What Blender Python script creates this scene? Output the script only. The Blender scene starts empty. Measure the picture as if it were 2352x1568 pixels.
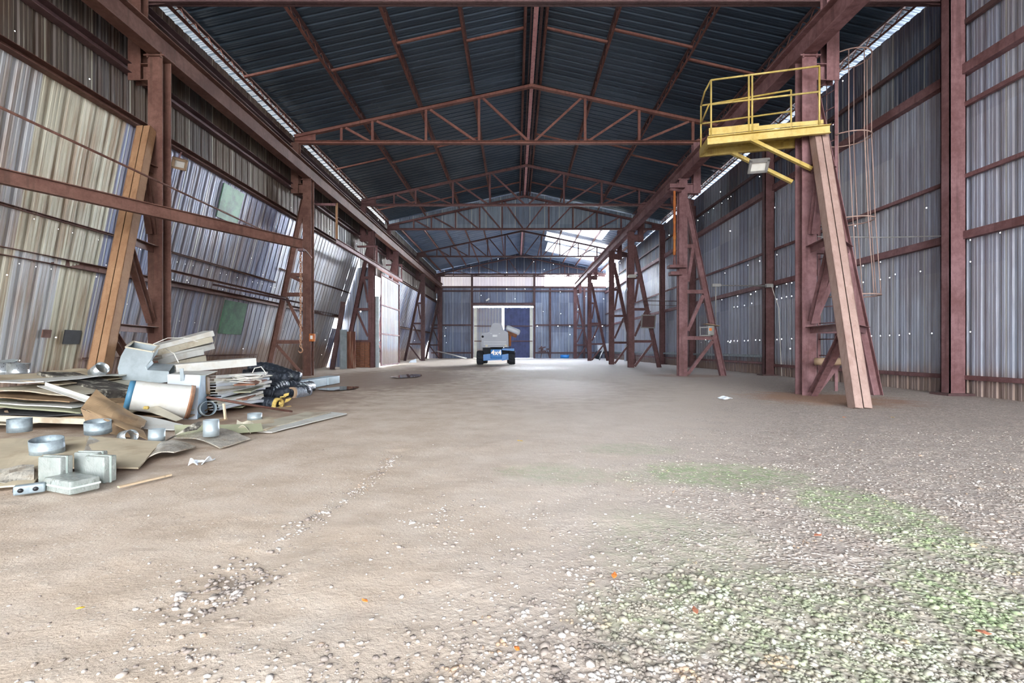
import bpy, math, random
import numpy as np
from mathutils import Vector as V, Matrix, noise as mnoise

SC = bpy.context.scene
COL = SC.collection
F = 1100.0; VX = 1183.0; VY = 801.0; H = 0.95      # focal length in px, vanishing point, eye height
def P(px, py, Y): return V(((px-VX)*Y/F, Y, H+(VY-py)*Y/F))
def G(px, py, z=0.0):
    Y = (H-z)*F/(py-VY)
    return V(((px-VX)*Y/F, Y, z))
X_, Y_, Z_ = V((1,0,0)), V((0,1,0)), V((0,0,1))

# ------------------------------------------------------------------ nodes
class NT:
    def __init__(s, mat):
        s.nt = mat.node_tree; s.nt.nodes.clear()
    def n(s, t, **kw):
        nd = s.nt.nodes.new(t)
        for k, v in kw.items(): setattr(nd, k, v)
        return nd
    def put(s, sock, v):
        if isinstance(v, (int, float)):
            try: sock.default_value = v
            except Exception: sock.default_value = (v, v, v)
        elif isinstance(v, (tuple, list)):
            v = tuple(v)
            if len(sock.default_value) == 4 and len(v) == 3: v = v+(1,)
            sock.default_value = v
        elif v is not None: s.nt.links.new(v, sock)
    def math(s, op, a, b=None, c=None, clamp=False):
        nd = s.n('ShaderNodeMath', operation=op, use_clamp=clamp)
        s.put(nd.inputs[0], a)
        if b is not None: s.put(nd.inputs[1], b)
        if c is not None: s.put(nd.inputs[2], c)
        return nd.outputs[0]
    def vmath(s, op, a, b=None):
        nd = s.n('ShaderNodeVectorMath', operation=op)
        s.put(nd.inputs[0], a)
        if b is not None: s.put(nd.inputs[1], b)
        return nd.outputs['Value'] if op in ('DOT_PRODUCT','LENGTH') else nd.outputs[0]
    def pos(s): return s.n('ShaderNodeNewGeometry').outputs['Position']
    def sep(s, v):
        nd = s.n('ShaderNodeSeparateXYZ'); s.put(nd.inputs[0], v); return nd.outputs
    def comb(s, x, y, z):
        nd = s.n('ShaderNodeCombineXYZ')
        for i, v in enumerate((x, y, z)): s.put(nd.inputs[i], v)
        return nd.outputs[0]
    def noise(s, vec, scale=1, detail=3, rough=0.55, out='Fac'):
        nd = s.n('ShaderNodeTexNoise'); s.put(nd.inputs['Vector'], vec)
        nd.inputs['Scale'].default_value = scale; nd.inputs['Detail'].default_value = detail
        nd.inputs['Roughness'].default_value = rough
        return nd.outputs[out]
    def vor(s, vec, scale=1, out='Distance', feature='F1', dim='3D'):
        nd = s.n('ShaderNodeTexVoronoi', feature=feature, voronoi_dimensions=dim)
        s.put(nd.inputs['Vector'], vec); nd.inputs['Scale'].default_value = scale
        return nd.outputs[out]
    def white(s, v, dim='1D', out='Value'):
        nd = s.n('ShaderNodeTexWhiteNoise', noise_dimensions=dim)
        s.put(nd.inputs['W' if dim == '1D' else 'Vector'], v); return nd.outputs[out]
    def ss(s, v, a, b):
        nd = s.n('ShaderNodeMapRange', interpolation_type='SMOOTHSTEP'); nd.clamp = True
        s.put(nd.inputs[0], v); nd.inputs[1].default_value = a; nd.inputs[2].default_value = b
        return nd.outputs[0]
    def mix(s, f, a, b, mode='MIX'):
        nd = s.n('ShaderNodeMix', data_type='RGBA', blend_type=mode)
        s.put(nd.inputs[0], f); s.put(nd.inputs[6], a); s.put(nd.inputs[7], b); return nd.outputs[2]
    def ramp(s, f, stops):
        nd = s.n('ShaderNodeValToRGB'); s.put(nd.inputs[0], f)
        el = nd.color_ramp.elements
        while len(el) < len(stops): el.new(0.5)
        for e, (p, c) in zip(el, stops): e.position = p; e.color = tuple(c)+(1,)
        return nd.outputs[0]
    def bump(s, h, strength=0.3, dist=0.02):
        nd = s.n('ShaderNodeBump'); s.put(nd.inputs['Height'], h)
        nd.inputs['Strength'].default_value = strength; nd.inputs['Distance'].default_value = dist
        return nd.outputs[0]
    def bsdf(s, col, rough=0.6, metal=0.0, normal=None, trans=0.0, spec=None, ior=None):
        nd = s.n('ShaderNodeBsdfPrincipled')
        s.put(nd.inputs['Base Color'], col); s.put(nd.inputs['Roughness'], rough); s.put(nd.inputs['Metallic'], metal)
        if normal is not None: s.put(nd.inputs['Normal'], normal)
        if trans: nd.inputs['Transmission Weight'].default_value = trans
        if spec is not None: nd.inputs['Specular IOR Level'].default_value = spec
        if ior: nd.inputs['IOR'].default_value = ior
        return nd.outputs[0]
    def out(s, sh):
        o = s.n('ShaderNodeOutputMaterial'); s.nt.links.new(sh, o.inputs['Surface'])

MATS = {}
def newmat(name):
    m = bpy.data.materials.new(name); m.use_nodes = True; MATS[name] = m
    return m, NT(m)
def sr(r, g, b):
    f = lambda c: ((c/255+0.055)/1.055)**2.4 if c > 10 else c/255/12.92
    return (f(r), f(g), f(b))

def rust(name, c0, c1, c2, rough=0.7, metal=0.15, streak=1.0):
    m, t = newmat(name)
    p = t.pos()
    a = t.noise(p, 1.3, 4, 0.6); b = t.noise(p, 9, 4, 0.7)
    x = t.sep(p)
    st = t.noise(t.comb(t.math('MULTIPLY', x[0], 9), t.math('MULTIPLY', x[1], 9), t.math('MULTIPLY', x[2], 0.6)), 1, 3)
    f = t.ss(t.math('ADD', t.math('MULTIPLY', a, 0.6), t.math('MULTIPLY', b, 0.4)), 0.36, 0.66)
    c = t.mix(f, c0, c1)
    c = t.mix(t.math('MULTIPLY', t.ss(st, 0.52, 0.72), 0.55*streak), c, c2)
    sp = t.noise(p, 45, 2, 0.6)
    c = t.mix(t.math('MULTIPLY', t.ss(sp, 0.6, 0.75), 0.45), c, tuple(v*0.35 for v in c0))
    t.out(t.bsdf(c, rough, metal, t.bump(t.math('ADD', sp, b), 0.25, 0.006)))
    return m
rust('steel_left', sr(82,52,44), sr(114,82,72), sr(66,47,38))
rust('steel_right', sr(108,74,75), sr(142,108,112), sr(84,57,57))
rust('steel_dark', sr(78,56,58), sr(102,78,78), sr(60,46,48))
rust('steel_truss', sr(102,63,57), sr(130,88,78), sr(76,50,46))
rust('steel_far', sr(82,52,52), sr(110,78,80), sr(62,40,40))
rust('tan_left', sr(138,104,76), sr(158,124,94), sr(120,86,60))
rust('tan_right', sr(160,134,126), sr(178,152,143), sr(142,112,104))
rust('orange_rust', sr(170,92,48), sr(196,130,66), sr(110,56,36))
rust('rim_rust', sr(134,92,66), sr(176,140,116), sr(104,64,44))
rust('yellow_paint', sr(176,150,70), sr(196,178,112), sr(126,94,48), rough=0.55)
rust('ridge_pink', sr(190,140,144), sr(206,160,160), sr(130,76,74))
rust('wood', sr(186,164,136), sr(204,184,156), sr(154,130,102), metal=0)

def metal_plain(name, col, var=0.25, rough=0.4, metal=0.8, scale=6, dirt=None, dirtf=0.4):
    m, t = newmat(name)
    p = t.pos(); a = t.noise(p, scale, 4, 0.6); b = t.noise(p, scale*7, 3)
    lo = tuple(v*(1-var) for v in col); hi = tuple(min(1, v*(1+var*0.6)) for v in col)
    c = t.mix(t.ss(a, 0.35, 0.65), lo, hi)
    if dirt: c = t.mix(t.math('MULTIPLY', t.ss(t.noise(p, scale*0.6+1.3, 5, 0.65), 0.48, 0.68), dirtf), c, dirt)
    t.out(t.bsdf(c, t.math('ADD', t.math('MULTIPLY', b, 0.25), rough-0.12), metal, t.bump(a, 0.2, 0.01)))
    return m
metal_plain('galvanised', sr(170,182,188), var=0.12, rough=0.42, metal=0.4, scale=4, dirt=sr(136,144,148), dirtf=0.3)
metal_plain('galv_bright', sr(205,212,216), rough=0.3, metal=0.8, scale=5)
metal_plain('galv_blue', sr(146,158,164), rough=0.5, metal=0.3, scale=12, dirt=sr(98,112,122), dirtf=0.8)
metal_plain('white_paint', sr(204,205,201), var=0.06, rough=0.4, metal=0, scale=4, dirt=sr(176,160,136), dirtf=0.35)
metal_plain('cream_paint', sr(188,182,164), var=0.12, rough=0.5, metal=0, scale=3, dirt=sr(140,116,92), dirtf=0.6)
metal_plain('board_beige', sr(198,184,158), var=0.10, rough=0.8, metal=0, scale=2.5, dirt=sr(158,136,110), dirtf=0.6)
metal_plain('board_brown', sr(150,126,98), var=0.18, rough=0.6, metal=0, scale=3, dirt=sr(96,70,52), dirtf=0.6)
metal_plain('seam_glass', sr(196,212,206), var=0.08, rough=0.3, metal=0)
metal_plain('olive_paint', sr(140,142,118), var=0.12, rough=0.5, metal=0, scale=3, dirt=sr(88,80,64), dirtf=0.6)
metal_plain('charred', sr(58,54,50), var=0.5, rough=0.75, metal=0, scale=9, dirt=sr(190,186,172), dirtf=0.9)
metal_plain('charcoal', sr(50,50,52), var=0.3, rough=0.7, metal=0)
metal_plain('foil', sr(200,194,182), rough=0.3, metal=0.35, scale=14, dirt=sr(160,140,112), dirtf=0.6)
metal_plain('blue_film', sr(168,196,220), var=0.06, rough=0.4, metal=0, scale=3)
metal_plain('blue_cap', sr(70,120,150), var=0.1, rough=0.5, metal=0)
metal_plain('slab_blue', sr(176,194,206), var=0.08, rough=0.6, metal=0, scale=3)
metal_plain('lamp_dark', sr(96,74,74), var=0.1, rough=0.4, metal=0.1)
metal_plain('lift_grey', sr(124,132,150), var=0.05, rough=0.35, metal=0, scale=2)
metal_plain('lift_blue', sr(40,130,210), var=0.1, rough=0.4, metal=0, scale=3)
metal_plain('lift_light', sr(194,202,212), var=0.05, rough=0.35, metal=0, scale=3)
metal_plain('rubber', sr(36,40,48), var=0.2, rough=0.8, metal=0)
metal_plain('lamp_white', sr(226,226,220), var=0.05, rough=0.35, metal=0.1)
metal_plain('lamp_grey', sr(150,150,148), var=0.1, rough=0.4, metal=0.3)
metal_plain('insulation', sr(186,162,92), var=0.2, rough=0.95, metal=0, scale=30, dirt=sr(150,116,50))
metal_plain('green_wall', sr(58,104,74), var=0.35, rough=0.5, metal=0.1, scale=3, dirt=sr(40,66,60))
metal_plain('black_patch', sr(30,30,34), var=0.3, rough=0.5, metal=0.1)
metal_plain('pipe_dusty', sr(160,136,112), var=0.15, rough=0.8, metal=0)
metal_plain('leaf_orange', sr(230,130,60), var=0.2, rough=0.7, metal=0, scale=60)
metal_plain('leaf_yellow', sr(216,176,60), var=0.2, rough=0.7, metal=0, scale=60)
metal_plain('leaf_brown', sr(170,110,84), var=0.2, rough=0.7, metal=0, scale=60)
metal_plain('weed', sr(90,140,60), var=0.3, rough=0.7, metal=0, scale=60)
metal_plain('wire', sr(225,222,214), var=0.05, rough=0.5, metal=0)
metal_plain('plastic_film', sr(214,222,230), var=0.08, rough=0.3, metal=0)
metal_plain('navy_sheet', sr(62,72,112), var=0.2, rough=0.5, metal=0.2, scale=2)
metal_plain('door_cream', sr(214,216,204), var=0.08, rough=0.5, metal=0.1, scale=2)
metal_plain('brick_rust', sr(128,84,62), var=0.3, rough=0.8, metal=0, scale=12, dirt=sr(84,54,44))

def black_duct():
    m, t = newmat('black_foil')
    p = t.pos(); a = t.noise(p, 22, 4, 0.6)
    t.out(t.bsdf(t.mix(a, sr(26,30,38), sr(64,72,84)), 0.3, 0.3, t.bump(a, 0.9, 0.03)))
black_duct()
def silver_duct():
    m, t = newmat('silver_foil')
    p = t.pos(); a = t.noise(p, 26, 4, 0.6)
    t.out(t.bsdf(t.mix(a, sr(130,140,156), sr(200,208,220)), 0.3, 0.6, t.bump(a, 0.9, 0.03)))
silver_duct()
def glass():
    m, t = newmat('block_glass')
    p = t.pos(); a = t.noise(p, 14, 3)
    t.out(t.bsdf(t.mix(t.ss(a,.4,.7), sr(240,248,244), sr(226,238,232)), 0.16, 0, t.bump(a, 0.7, 0.03), trans=0.68, ior=1.35))
glass()
def water():
    m, t = newmat('water')
    t.out(t.bsdf(sr(92,84,78), 0.04, 0.0, t.bump(t.noise(t.pos(), 12, 2), 0.05, 0.01), spec=1.0))
water()
def corten_sheet():
    m, t = newmat('rusty_sheet')
    p = t.pos(); x = t.sep(p)
    s1 = t.noise(t.comb(t.math('MULTIPLY', x[0], 12), t.math('MULTIPLY', x[1], 12), t.math('MULTIPLY', x[2], 1.0)), 1, 3)
    t.out(t.bsdf(t.ramp(s1, [(0.3, sr(78,44,36)), (0.5, sr(120,72,54)), (0.7, sr(150,132,116))]), 0.65, 0.2))
corten_sheet()

def corrugated(name, cols, brown, brown_amt, rough=0.48, metal=0.22, axis=1, rib=0.305, holes=(), hole_r=0.0095, scatter=0.0, zdark=None, sheet=0.915, skirt=0.0, transl=0.0, seam=sr(212,206,182)):
    """sheet metal cladding: each sheet its own tone, run-down streaks of rust, rows of screw holes"""
    m, t = newmat(name)
    p = t.pos(); x = t.sep(p); u = x[axis]; z = x[2]
    sid = t.math('FLOOR', t.math('DIVIDE', u, sheet))
    zid = t.math('FLOOR', t.math('DIVIDE', t.math('ADD', z, 0.4), 3.05))
    w = t.white(t.comb(sid, zid, 3.7), '3D')
    c = t.ramp(w, [(i/(len(cols)-1), k) for i, k in enumerate(cols)])
    st = t.noise(t.comb(t.math('MULTIPLY', u, 7.0), t.math('MULTIPLY', z, 0.35), 0.0), 1, 4, 0.6)
    st2 = t.noise(t.comb(t.math('MULTIPLY', u, 26.0), t.math('MULTIPLY', z, 0.8), 5.0), 1, 2, 0.5)
    bl = t.noise(p, 0.33, 3, 0.6)
    bf = t.math('MULTIPLY', t.ss(t.math('ADD', t.math('MULTIPLY', st, 0.55), t.math('MULTIPLY', bl, 0.45)), 0.44, 0.60), brown_amt)
    c = t.mix(bf, c, brown)
    c = t.mix(t.math('MULTIPLY', t.ss(st2, 0.58, 0.75), 0.16), c, sr(226,226,216))
    c = t.mix(t.math('MULTIPLY', t.ss(st2, 0.42, 0.28), 0.22), c, sr(70,66,66))
    # lapped seam at each sheet edge
    fr = t.math('FRACT', t.math('DIVIDE', u, sheet))
    c = t.mix(t.math('MULTIPLY', t.math('LESS_THAN', fr, 0.035), 0.5), c, sr(214,214,196))
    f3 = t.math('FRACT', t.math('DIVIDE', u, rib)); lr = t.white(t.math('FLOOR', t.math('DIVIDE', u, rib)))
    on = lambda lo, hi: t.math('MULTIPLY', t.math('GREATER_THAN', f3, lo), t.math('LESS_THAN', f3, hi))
    c = t.mix(t.math('MULTIPLY', on(.39, .44), t.math('ADD', .25, t.math('MULTIPLY', lr, .4))), c, seam)  # rib highlights and shaded edges drawn into the colour as thin lines
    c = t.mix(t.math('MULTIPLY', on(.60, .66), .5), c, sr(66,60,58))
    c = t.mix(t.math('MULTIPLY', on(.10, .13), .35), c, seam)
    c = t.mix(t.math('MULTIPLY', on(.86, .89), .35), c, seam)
    if skirt > 0:
        sk = t.math('MULTIPLY', t.ss(t.math('ADD', z, t.math('MULTIPLY', st, -0.6)), skirt, skirt-0.5), 0.75)
        c = t.mix(sk, c, sr(140,112,92))
    blot = t.noise(p, 3.2, 4, 0.6)
    r = t.math('ADD', t.math('MULTIPLY', blot, 0.35), rough-0.15)
    sh = t.bsdf(c, r, metal, t.bump(t.math('ADD', st2, t.noise(p, 1.6, 2)), 0.18, 0.02))
    if transl:
        tr = t.n('ShaderNodeBsdfTranslucent'); t.put(tr.inputs[0], c)
        mx = t.n('ShaderNodeMixShader'); mx.inputs[0].default_value = transl
        t.nt.links.new(sh, mx.inputs[1]); t.nt.links.new(tr.outputs[0], mx.inputs[2]); sh = mx.outputs[0]
    hm = None
    for (hz, amt) in holes:
        du = t.math('MULTIPLY', t.math('SUBTRACT', t.math('FRACT', t.math('DIVIDE', u, rib)), 0.5), rib)
        jz = t.math('MULTIPLY', t.math('SUBTRACT', t.white(t.math('FLOOR', t.math('DIVIDE', u, rib))), 0.5), 0.03)
        dz = t.math('SUBTRACT', t.math('SUBTRACT', z, hz), jz)
        d = t.math('SQRT', t.math('ADD', t.math('MULTIPLY', du, du), t.math('MULTIPLY', dz, dz)))
        keep = t.math('LESS_THAN', t.white(t.comb(t.math('FLOOR', t.math('DIVIDE', u, rib)), hz, 1.0), '3D'), amt)
        h = t.math('MULTIPLY', t.math('LESS_THAN', d, hole_r), keep)
        hm = h if hm is None else t.math('MAXIMUM', hm, h)
    if scatter > 0:
        vv = t.comb(u, z, 0.0)
        d = t.vor(vv, 1.1, 'Distance', dim='2D'); k = t.vor(vv, 1.1, 'Color', dim='2D')
        h = t.math('MULTIPLY', t.math('LESS_THAN', d, 0.011*1.1), t.math('LESS_THAN', t.sep(k)[0], scatter))
        hm = h if hm is None else t.math('MAXIMUM', hm, h)
    if hm is not None:
        tp = t.n('ShaderNodeBsdfTransparent'); mx = t.n('ShaderNodeMixShader')
        t.nt.links.new(hm, mx.inputs[0]); t.nt.links.new(sh, mx.inputs[1]); t.nt.links.new(tp.outputs[0], mx.inputs[2]); sh = mx.outputs[0]
    t.out(sh)
    return m
SHEETS = [sr(154,162,186), sr(174,182,200), sr(138,148,174), sr(184,192,208), sr(164,168,182), sr(148,158,184)]
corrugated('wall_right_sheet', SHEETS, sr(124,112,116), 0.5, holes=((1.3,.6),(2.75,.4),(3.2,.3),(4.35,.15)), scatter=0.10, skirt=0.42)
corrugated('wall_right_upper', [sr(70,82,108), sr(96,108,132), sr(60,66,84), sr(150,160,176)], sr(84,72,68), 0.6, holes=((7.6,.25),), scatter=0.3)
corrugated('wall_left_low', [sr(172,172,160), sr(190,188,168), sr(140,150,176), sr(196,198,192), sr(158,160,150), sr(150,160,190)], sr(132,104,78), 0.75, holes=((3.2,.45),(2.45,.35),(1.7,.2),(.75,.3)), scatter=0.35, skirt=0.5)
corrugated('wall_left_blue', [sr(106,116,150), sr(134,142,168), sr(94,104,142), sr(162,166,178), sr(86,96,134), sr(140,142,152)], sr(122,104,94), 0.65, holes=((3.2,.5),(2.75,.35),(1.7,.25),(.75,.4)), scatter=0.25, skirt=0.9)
corrugated('wall_left_lit', [sr(186,192,206), sr(204,208,216), sr(170,178,196), sr(196,198,204)], sr(138,120,108), 0.5, holes=((3.2,.5),(2.75,.35),(1.7,.25)), scatter=0.25, skirt=1.2, seam=sr(110,100,90))  # sheet colours lightened to carry the reflection of the far opening
corrugated('wall_right_lit', [sr(184,194,212), sr(204,210,222), sr(172,182,204), sr(196,202,214)], sr(140,128,128), 0.4, holes=((1.3,.6),(2.75,.4)), scatter=0.1, skirt=0.42, seam=sr(120,124,140))  # sheet colours lightened for the glare beside the far opening
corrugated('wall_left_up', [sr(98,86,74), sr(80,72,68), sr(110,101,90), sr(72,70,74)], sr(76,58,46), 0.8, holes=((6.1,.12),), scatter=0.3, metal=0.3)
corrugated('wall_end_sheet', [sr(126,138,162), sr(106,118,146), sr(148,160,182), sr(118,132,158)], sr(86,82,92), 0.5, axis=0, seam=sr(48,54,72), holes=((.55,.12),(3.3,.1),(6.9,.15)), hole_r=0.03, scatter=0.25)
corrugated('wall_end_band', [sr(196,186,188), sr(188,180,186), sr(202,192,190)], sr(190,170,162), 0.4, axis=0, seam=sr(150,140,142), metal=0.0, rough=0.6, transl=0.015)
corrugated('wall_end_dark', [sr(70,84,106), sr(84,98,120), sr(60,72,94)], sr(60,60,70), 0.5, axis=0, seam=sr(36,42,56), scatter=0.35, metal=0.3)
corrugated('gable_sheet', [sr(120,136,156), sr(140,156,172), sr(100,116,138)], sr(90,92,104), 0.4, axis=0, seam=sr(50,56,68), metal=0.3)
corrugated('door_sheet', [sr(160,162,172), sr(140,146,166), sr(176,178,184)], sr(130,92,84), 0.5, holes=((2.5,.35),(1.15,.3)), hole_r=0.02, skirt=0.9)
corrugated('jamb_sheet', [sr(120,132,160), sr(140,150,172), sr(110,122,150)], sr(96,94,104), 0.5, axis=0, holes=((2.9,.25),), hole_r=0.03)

def roofmat(name, c0, c1, rough, metal):
    m, t = newmat(name)
    p = t.pos(); x = t.sep(p)
    a = t.noise(p, 0.6, 4, 0.6)
    sx = t.white(t.comb(t.math('FLOOR', t.math('DIVIDE', x[1], 0.915)), t.math('FLOOR', t.math('DIVIDE', x[0], 4.4)), 0.0), '3D')
    c = t.mix(t.math('ADD', t.math('MULTIPLY', a, 0.5), t.math('MULTIPLY', sx, 0.5)), c0, c1)
    c = t.mix(t.math('MULTIPLY', t.ss(t.noise(p, 5, 4, 0.7), 0.62, 0.74), 0.25), c, sr(120,130,136))
    t.out(t.bsdf(c, t.math('ADD', t.math('MULTIPLY', t.noise(p, 2.1, 3), 0.35), rough-0.17), metal, t.bump(t.noise(p, 1.2, 3), 0.25, 0.05)))
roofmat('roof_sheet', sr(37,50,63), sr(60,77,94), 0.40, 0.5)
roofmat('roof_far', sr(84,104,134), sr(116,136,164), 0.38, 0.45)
def glare_sheet():  # added translucent sheet, stands for daylight reflected off the far roof
    m, t = newmat('roof_glare_sheet')
    p = t.pos(); a = t.noise(p, 1.1, 4)
    c = t.mix(a, sr(205,215,228), sr(225,232,240))
    tr = t.n('ShaderNodeBsdfTranslucent'); t.put(tr.inputs[0], c)
    mx = t.n('ShaderNodeMixShader'); mx.inputs[0].default_value = 0.3
    t.nt.links.new(t.bsdf(c, 0.4), mx.inputs[1]); t.nt.links.new(tr.outputs[0], mx.inputs[2])
    t.out(mx.outputs[0])
glare_sheet()

def ground_material():
    m, t = newmat('ground')
    p = t.pos(); x = t.sep(p); X, Y = x[0], x[1]
    nA = t.noise(p, 0.45, 4, 0.6); nB = t.noise(p, 2.2, 5, 0.65); nC = t.noise(p, 14, 4, 0.7); nD = t.noise(p, 70, 3, 0.7)
    # gravelly side: right of a diagonal
    g = t.math('SUBTRACT', X, t.math('SUBTRACT', t.math('MULTIPLY', Y, 0.5), 0.7))
    g = t.math('ADD', g, t.math('MULTIPLY', t.math('SUBTRACT', nB, 0.5), 3.0))
    g = t.ss(g, -0.9, 1.5)
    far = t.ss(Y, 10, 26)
    dirt = t.ramp(nB, [(0.28, sr(178,159,140)), (0.5, sr(194,177,160)), (0.74, sr(207,193,179))])
    dirt = t.mix(t.math('MULTIPLY', t.ss(nC, 0.55, 0.75), 0.45), dirt, sr(208,196,182))
    dirt = t.mix(t.math('MULTIPLY', t.ss(nD, 0.60, 0.72), 0.5), dirt, sr(140,116,94))
    pale = t.ss(t.math('ADD', X, t.math('MULTIPLY', nA, 2.4)), 0.0, 2.6)
    dirt = t.mix(t.math('MULTIPLY', pale, 0.5), dirt, sr(214,204,197))
    # stones
    v1 = t.vor(p, 42, 'Distance'); k1 = t.sep(t.vor(p, 42, 'Color'))[0]
    v2 = t.vor(p, 95, 'Distance'); k2 = t.sep(t.vor(p, 95, 'Color'))[1]
    stone = t.ramp(k1, [(0.0, sr(140,130,124)), (0.3, sr(166,156,150)), (0.6, sr(184,176,170)), (0.85, sr(204,200,198)), (1.0, sr(176,154,134))])
    stone = t.mix(t.ss(v1, 0.38, 0.62), stone, sr(120,104,94))
    fine = t.ramp(k2, [(0.0, sr(134,124,120)), (0.5, sr(168,160,156)), (1.0, sr(198,194,192))])
    fine = t.mix(t.ss(v2, 0.4, 0.65), fine, sr(120,106,98))
    gr = t.mix(t.ss(nB, 0.40, 0.6), fine, stone)
    gmask = t.math('MULTIPLY', g, t.ss(nC, 0.25, 0.55))
    col = t.mix(t.math('MULTIPLY', gmask, 0.65), dirt, gr)
    # single pebbles pressed into the dirt
    peb = t.math('MULTIPLY', t.math('LESS_THAN', v1, 0.30), t.math('GREATER_THAN', k1, 0.86))
    col = t.mix(t.math('MULTIPLY', peb, 0.7), col, sr(214,206,196))
    # brown rusty damp soil in the middle distance on the left, rust halo by the tower feet
    def ell(cx, cy, rx, ry, a=0.5, b=1.15):
        dx = t.math('DIVIDE', t.math('SUBTRACT', X, cx), rx); dy = t.math('DIVIDE', t.math('SUBTRACT', Y, cy), ry)
        d = t.math('SQRT', t.math('ADD', t.math('MULTIPLY', dx, dx), t.math('MULTIPLY', dy, dy)))
        d = t.math('ADD', d, t.math('MULTIPLY', t.math('SUBTRACT', nB, 0.5), 1.3))
        return t.ss(d, b, a)
    damp = t.math('MAXIMUM', ell(-4.3, 16, 3.4, 6.5), ell(-5.2, 8.5, 2.6, 3.6))
    damp = t.math('MAXIMUM', damp, t.math('MULTIPLY', ell(-2.0, 24, 5.0, 3.2), 0.8))
    damp = t.math('MAXIMUM', damp, t.math('MULTIPLY', ell(-3.6, 4.0, 1.0, 0.8), 0.55))
    damp = t.math('MAXIMUM', damp, t.math('MULTIPLY', ell(0.4, 12, 3.0, 4.0), 0.35))
    col = t.mix(t.math('MULTIPLY', damp, 0.72), col, t.mix(nC, sr(104,78,60), sr(146,112,88)))
    halo = t.math('MAXIMUM', ell(6.0, 9.3, 1.5, 1.5), ell(6.2, 17.3, 1.6, 1.2))
    col = t.mix(t.math('MULTIPLY', halo, 0.6), col, sr(168,118,80))
    # bluish sheen of the far floor, painted into the colour
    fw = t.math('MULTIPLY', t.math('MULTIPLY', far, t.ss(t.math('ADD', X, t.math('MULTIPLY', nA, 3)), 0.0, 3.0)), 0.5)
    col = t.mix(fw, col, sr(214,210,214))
    # moss / algae on the stones
    ms = ell(1.55, 3.65, 0.75, 0.42)
    for e, k in (((2.1, 2.75, 0.38, 0.7), 1.0), ((1.0, 1.75, 0.75, 0.5), 0.6), ((1.72, 1.75, 0.30, 0.5), 1.0), ((0.3, 3.7, 0.45, 0.35), 0.5), ((0.8, 2.4, 0.5, 0.5), 0.4), ((1.1, 4.6, .5, .3), 0.5)):
        ms = t.math('MAXIMUM', ms, t.math('MULTIPLY', ell(*e), k))
    mossy = t.math('MULTIPLY', ms, t.math('ADD', 0.35, t.math('MULTIPLY', t.ss(nC, 0.42, 0.62), 0.65)))
    col = t.mix(t.math('MULTIPLY', mossy, 0.85), col, t.mix(nD, sr(128,148,100), sr(176,188,152)), 'MIX')
    # relief
    hs = t.math('MULTIPLY', t.math('SUBTRACT', 1.0, t.ss(v1, 0.1, 0.6)), t.math('ADD', t.math('MULTIPLY', gmask, 0.9), t.math('MULTIPLY', peb, 0.6)))
    hgt = t.math('ADD', t.math('MULTIPLY', nC, 0.9), t.math('ADD', t.math('MULTIPLY', nD, 0.4), t.math('MULTIPLY', hs, 0.9)))
    rough = t.math('SUBTRACT', 0.92, t.math('MULTIPLY', damp, 0.42))
    t.out(t.bsdf(col, rough, 0, t.bump(hgt, 0.6, 0.015), spec=0.3))
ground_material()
def stonemat():
    m, t = newmat('stone')
    p = t.pos(); a = t.vor(p, 16, 'Color'); k = t.sep(a)
    c = t.ramp(k[0], [(0.0, sr(126,116,110)), (0.3, sr(150,139,131)), (0.6, sr(166,156,149)), (0.88, sr(188,182,177)), (1.0, sr(162,138,116))])
    x = t.sep(p)
    nb = t.noise(p, 2.2, 5, 0.65)
    def ell(cx, cy, rx, ry):
        dx = t.math('DIVIDE', t.math('SUBTRACT', x[0], cx), rx); dy = t.math('DIVIDE', t.math('SUBTRACT', x[1], cy), ry)
        d = t.math('SQRT', t.math('ADD', t.math('MULTIPLY', dx, dx), t.math('MULTIPLY', dy, dy)))
        return t.ss(t.math('ADD', d, t.math('MULTIPLY', t.math('SUBTRACT', nb, 0.5), 1.3)), 1.2, 0.5)
    ms = ell(1.55, 3.65, 0.75, 0.42)
    for e, kk in (((2.1, 2.75, 0.38, 0.7), 1.0), ((1.0, 1.75, 0.75, 0.5), 0.6), ((1.72, 1.75, 0.30, 0.5), 1.0)):
        ms = t.math('MAXIMUM', ms, t.math('MULTIPLY', ell(*e), kk))
    gg = t.math('MULTIPLY', ms, t.math('ADD', 0.25, t.math('MULTIPLY', t.ss(t.noise(p, 14, 3), 0.42, 0.6), 0.6)))
    c = t.mix(gg, c, sr(146,164,122))
    t.out(t.bsdf(c, 0.85, 0, t.bump(t.noise(p, 120, 2), 0.3, 0.003), spec=0.3))
stonemat()

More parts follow.
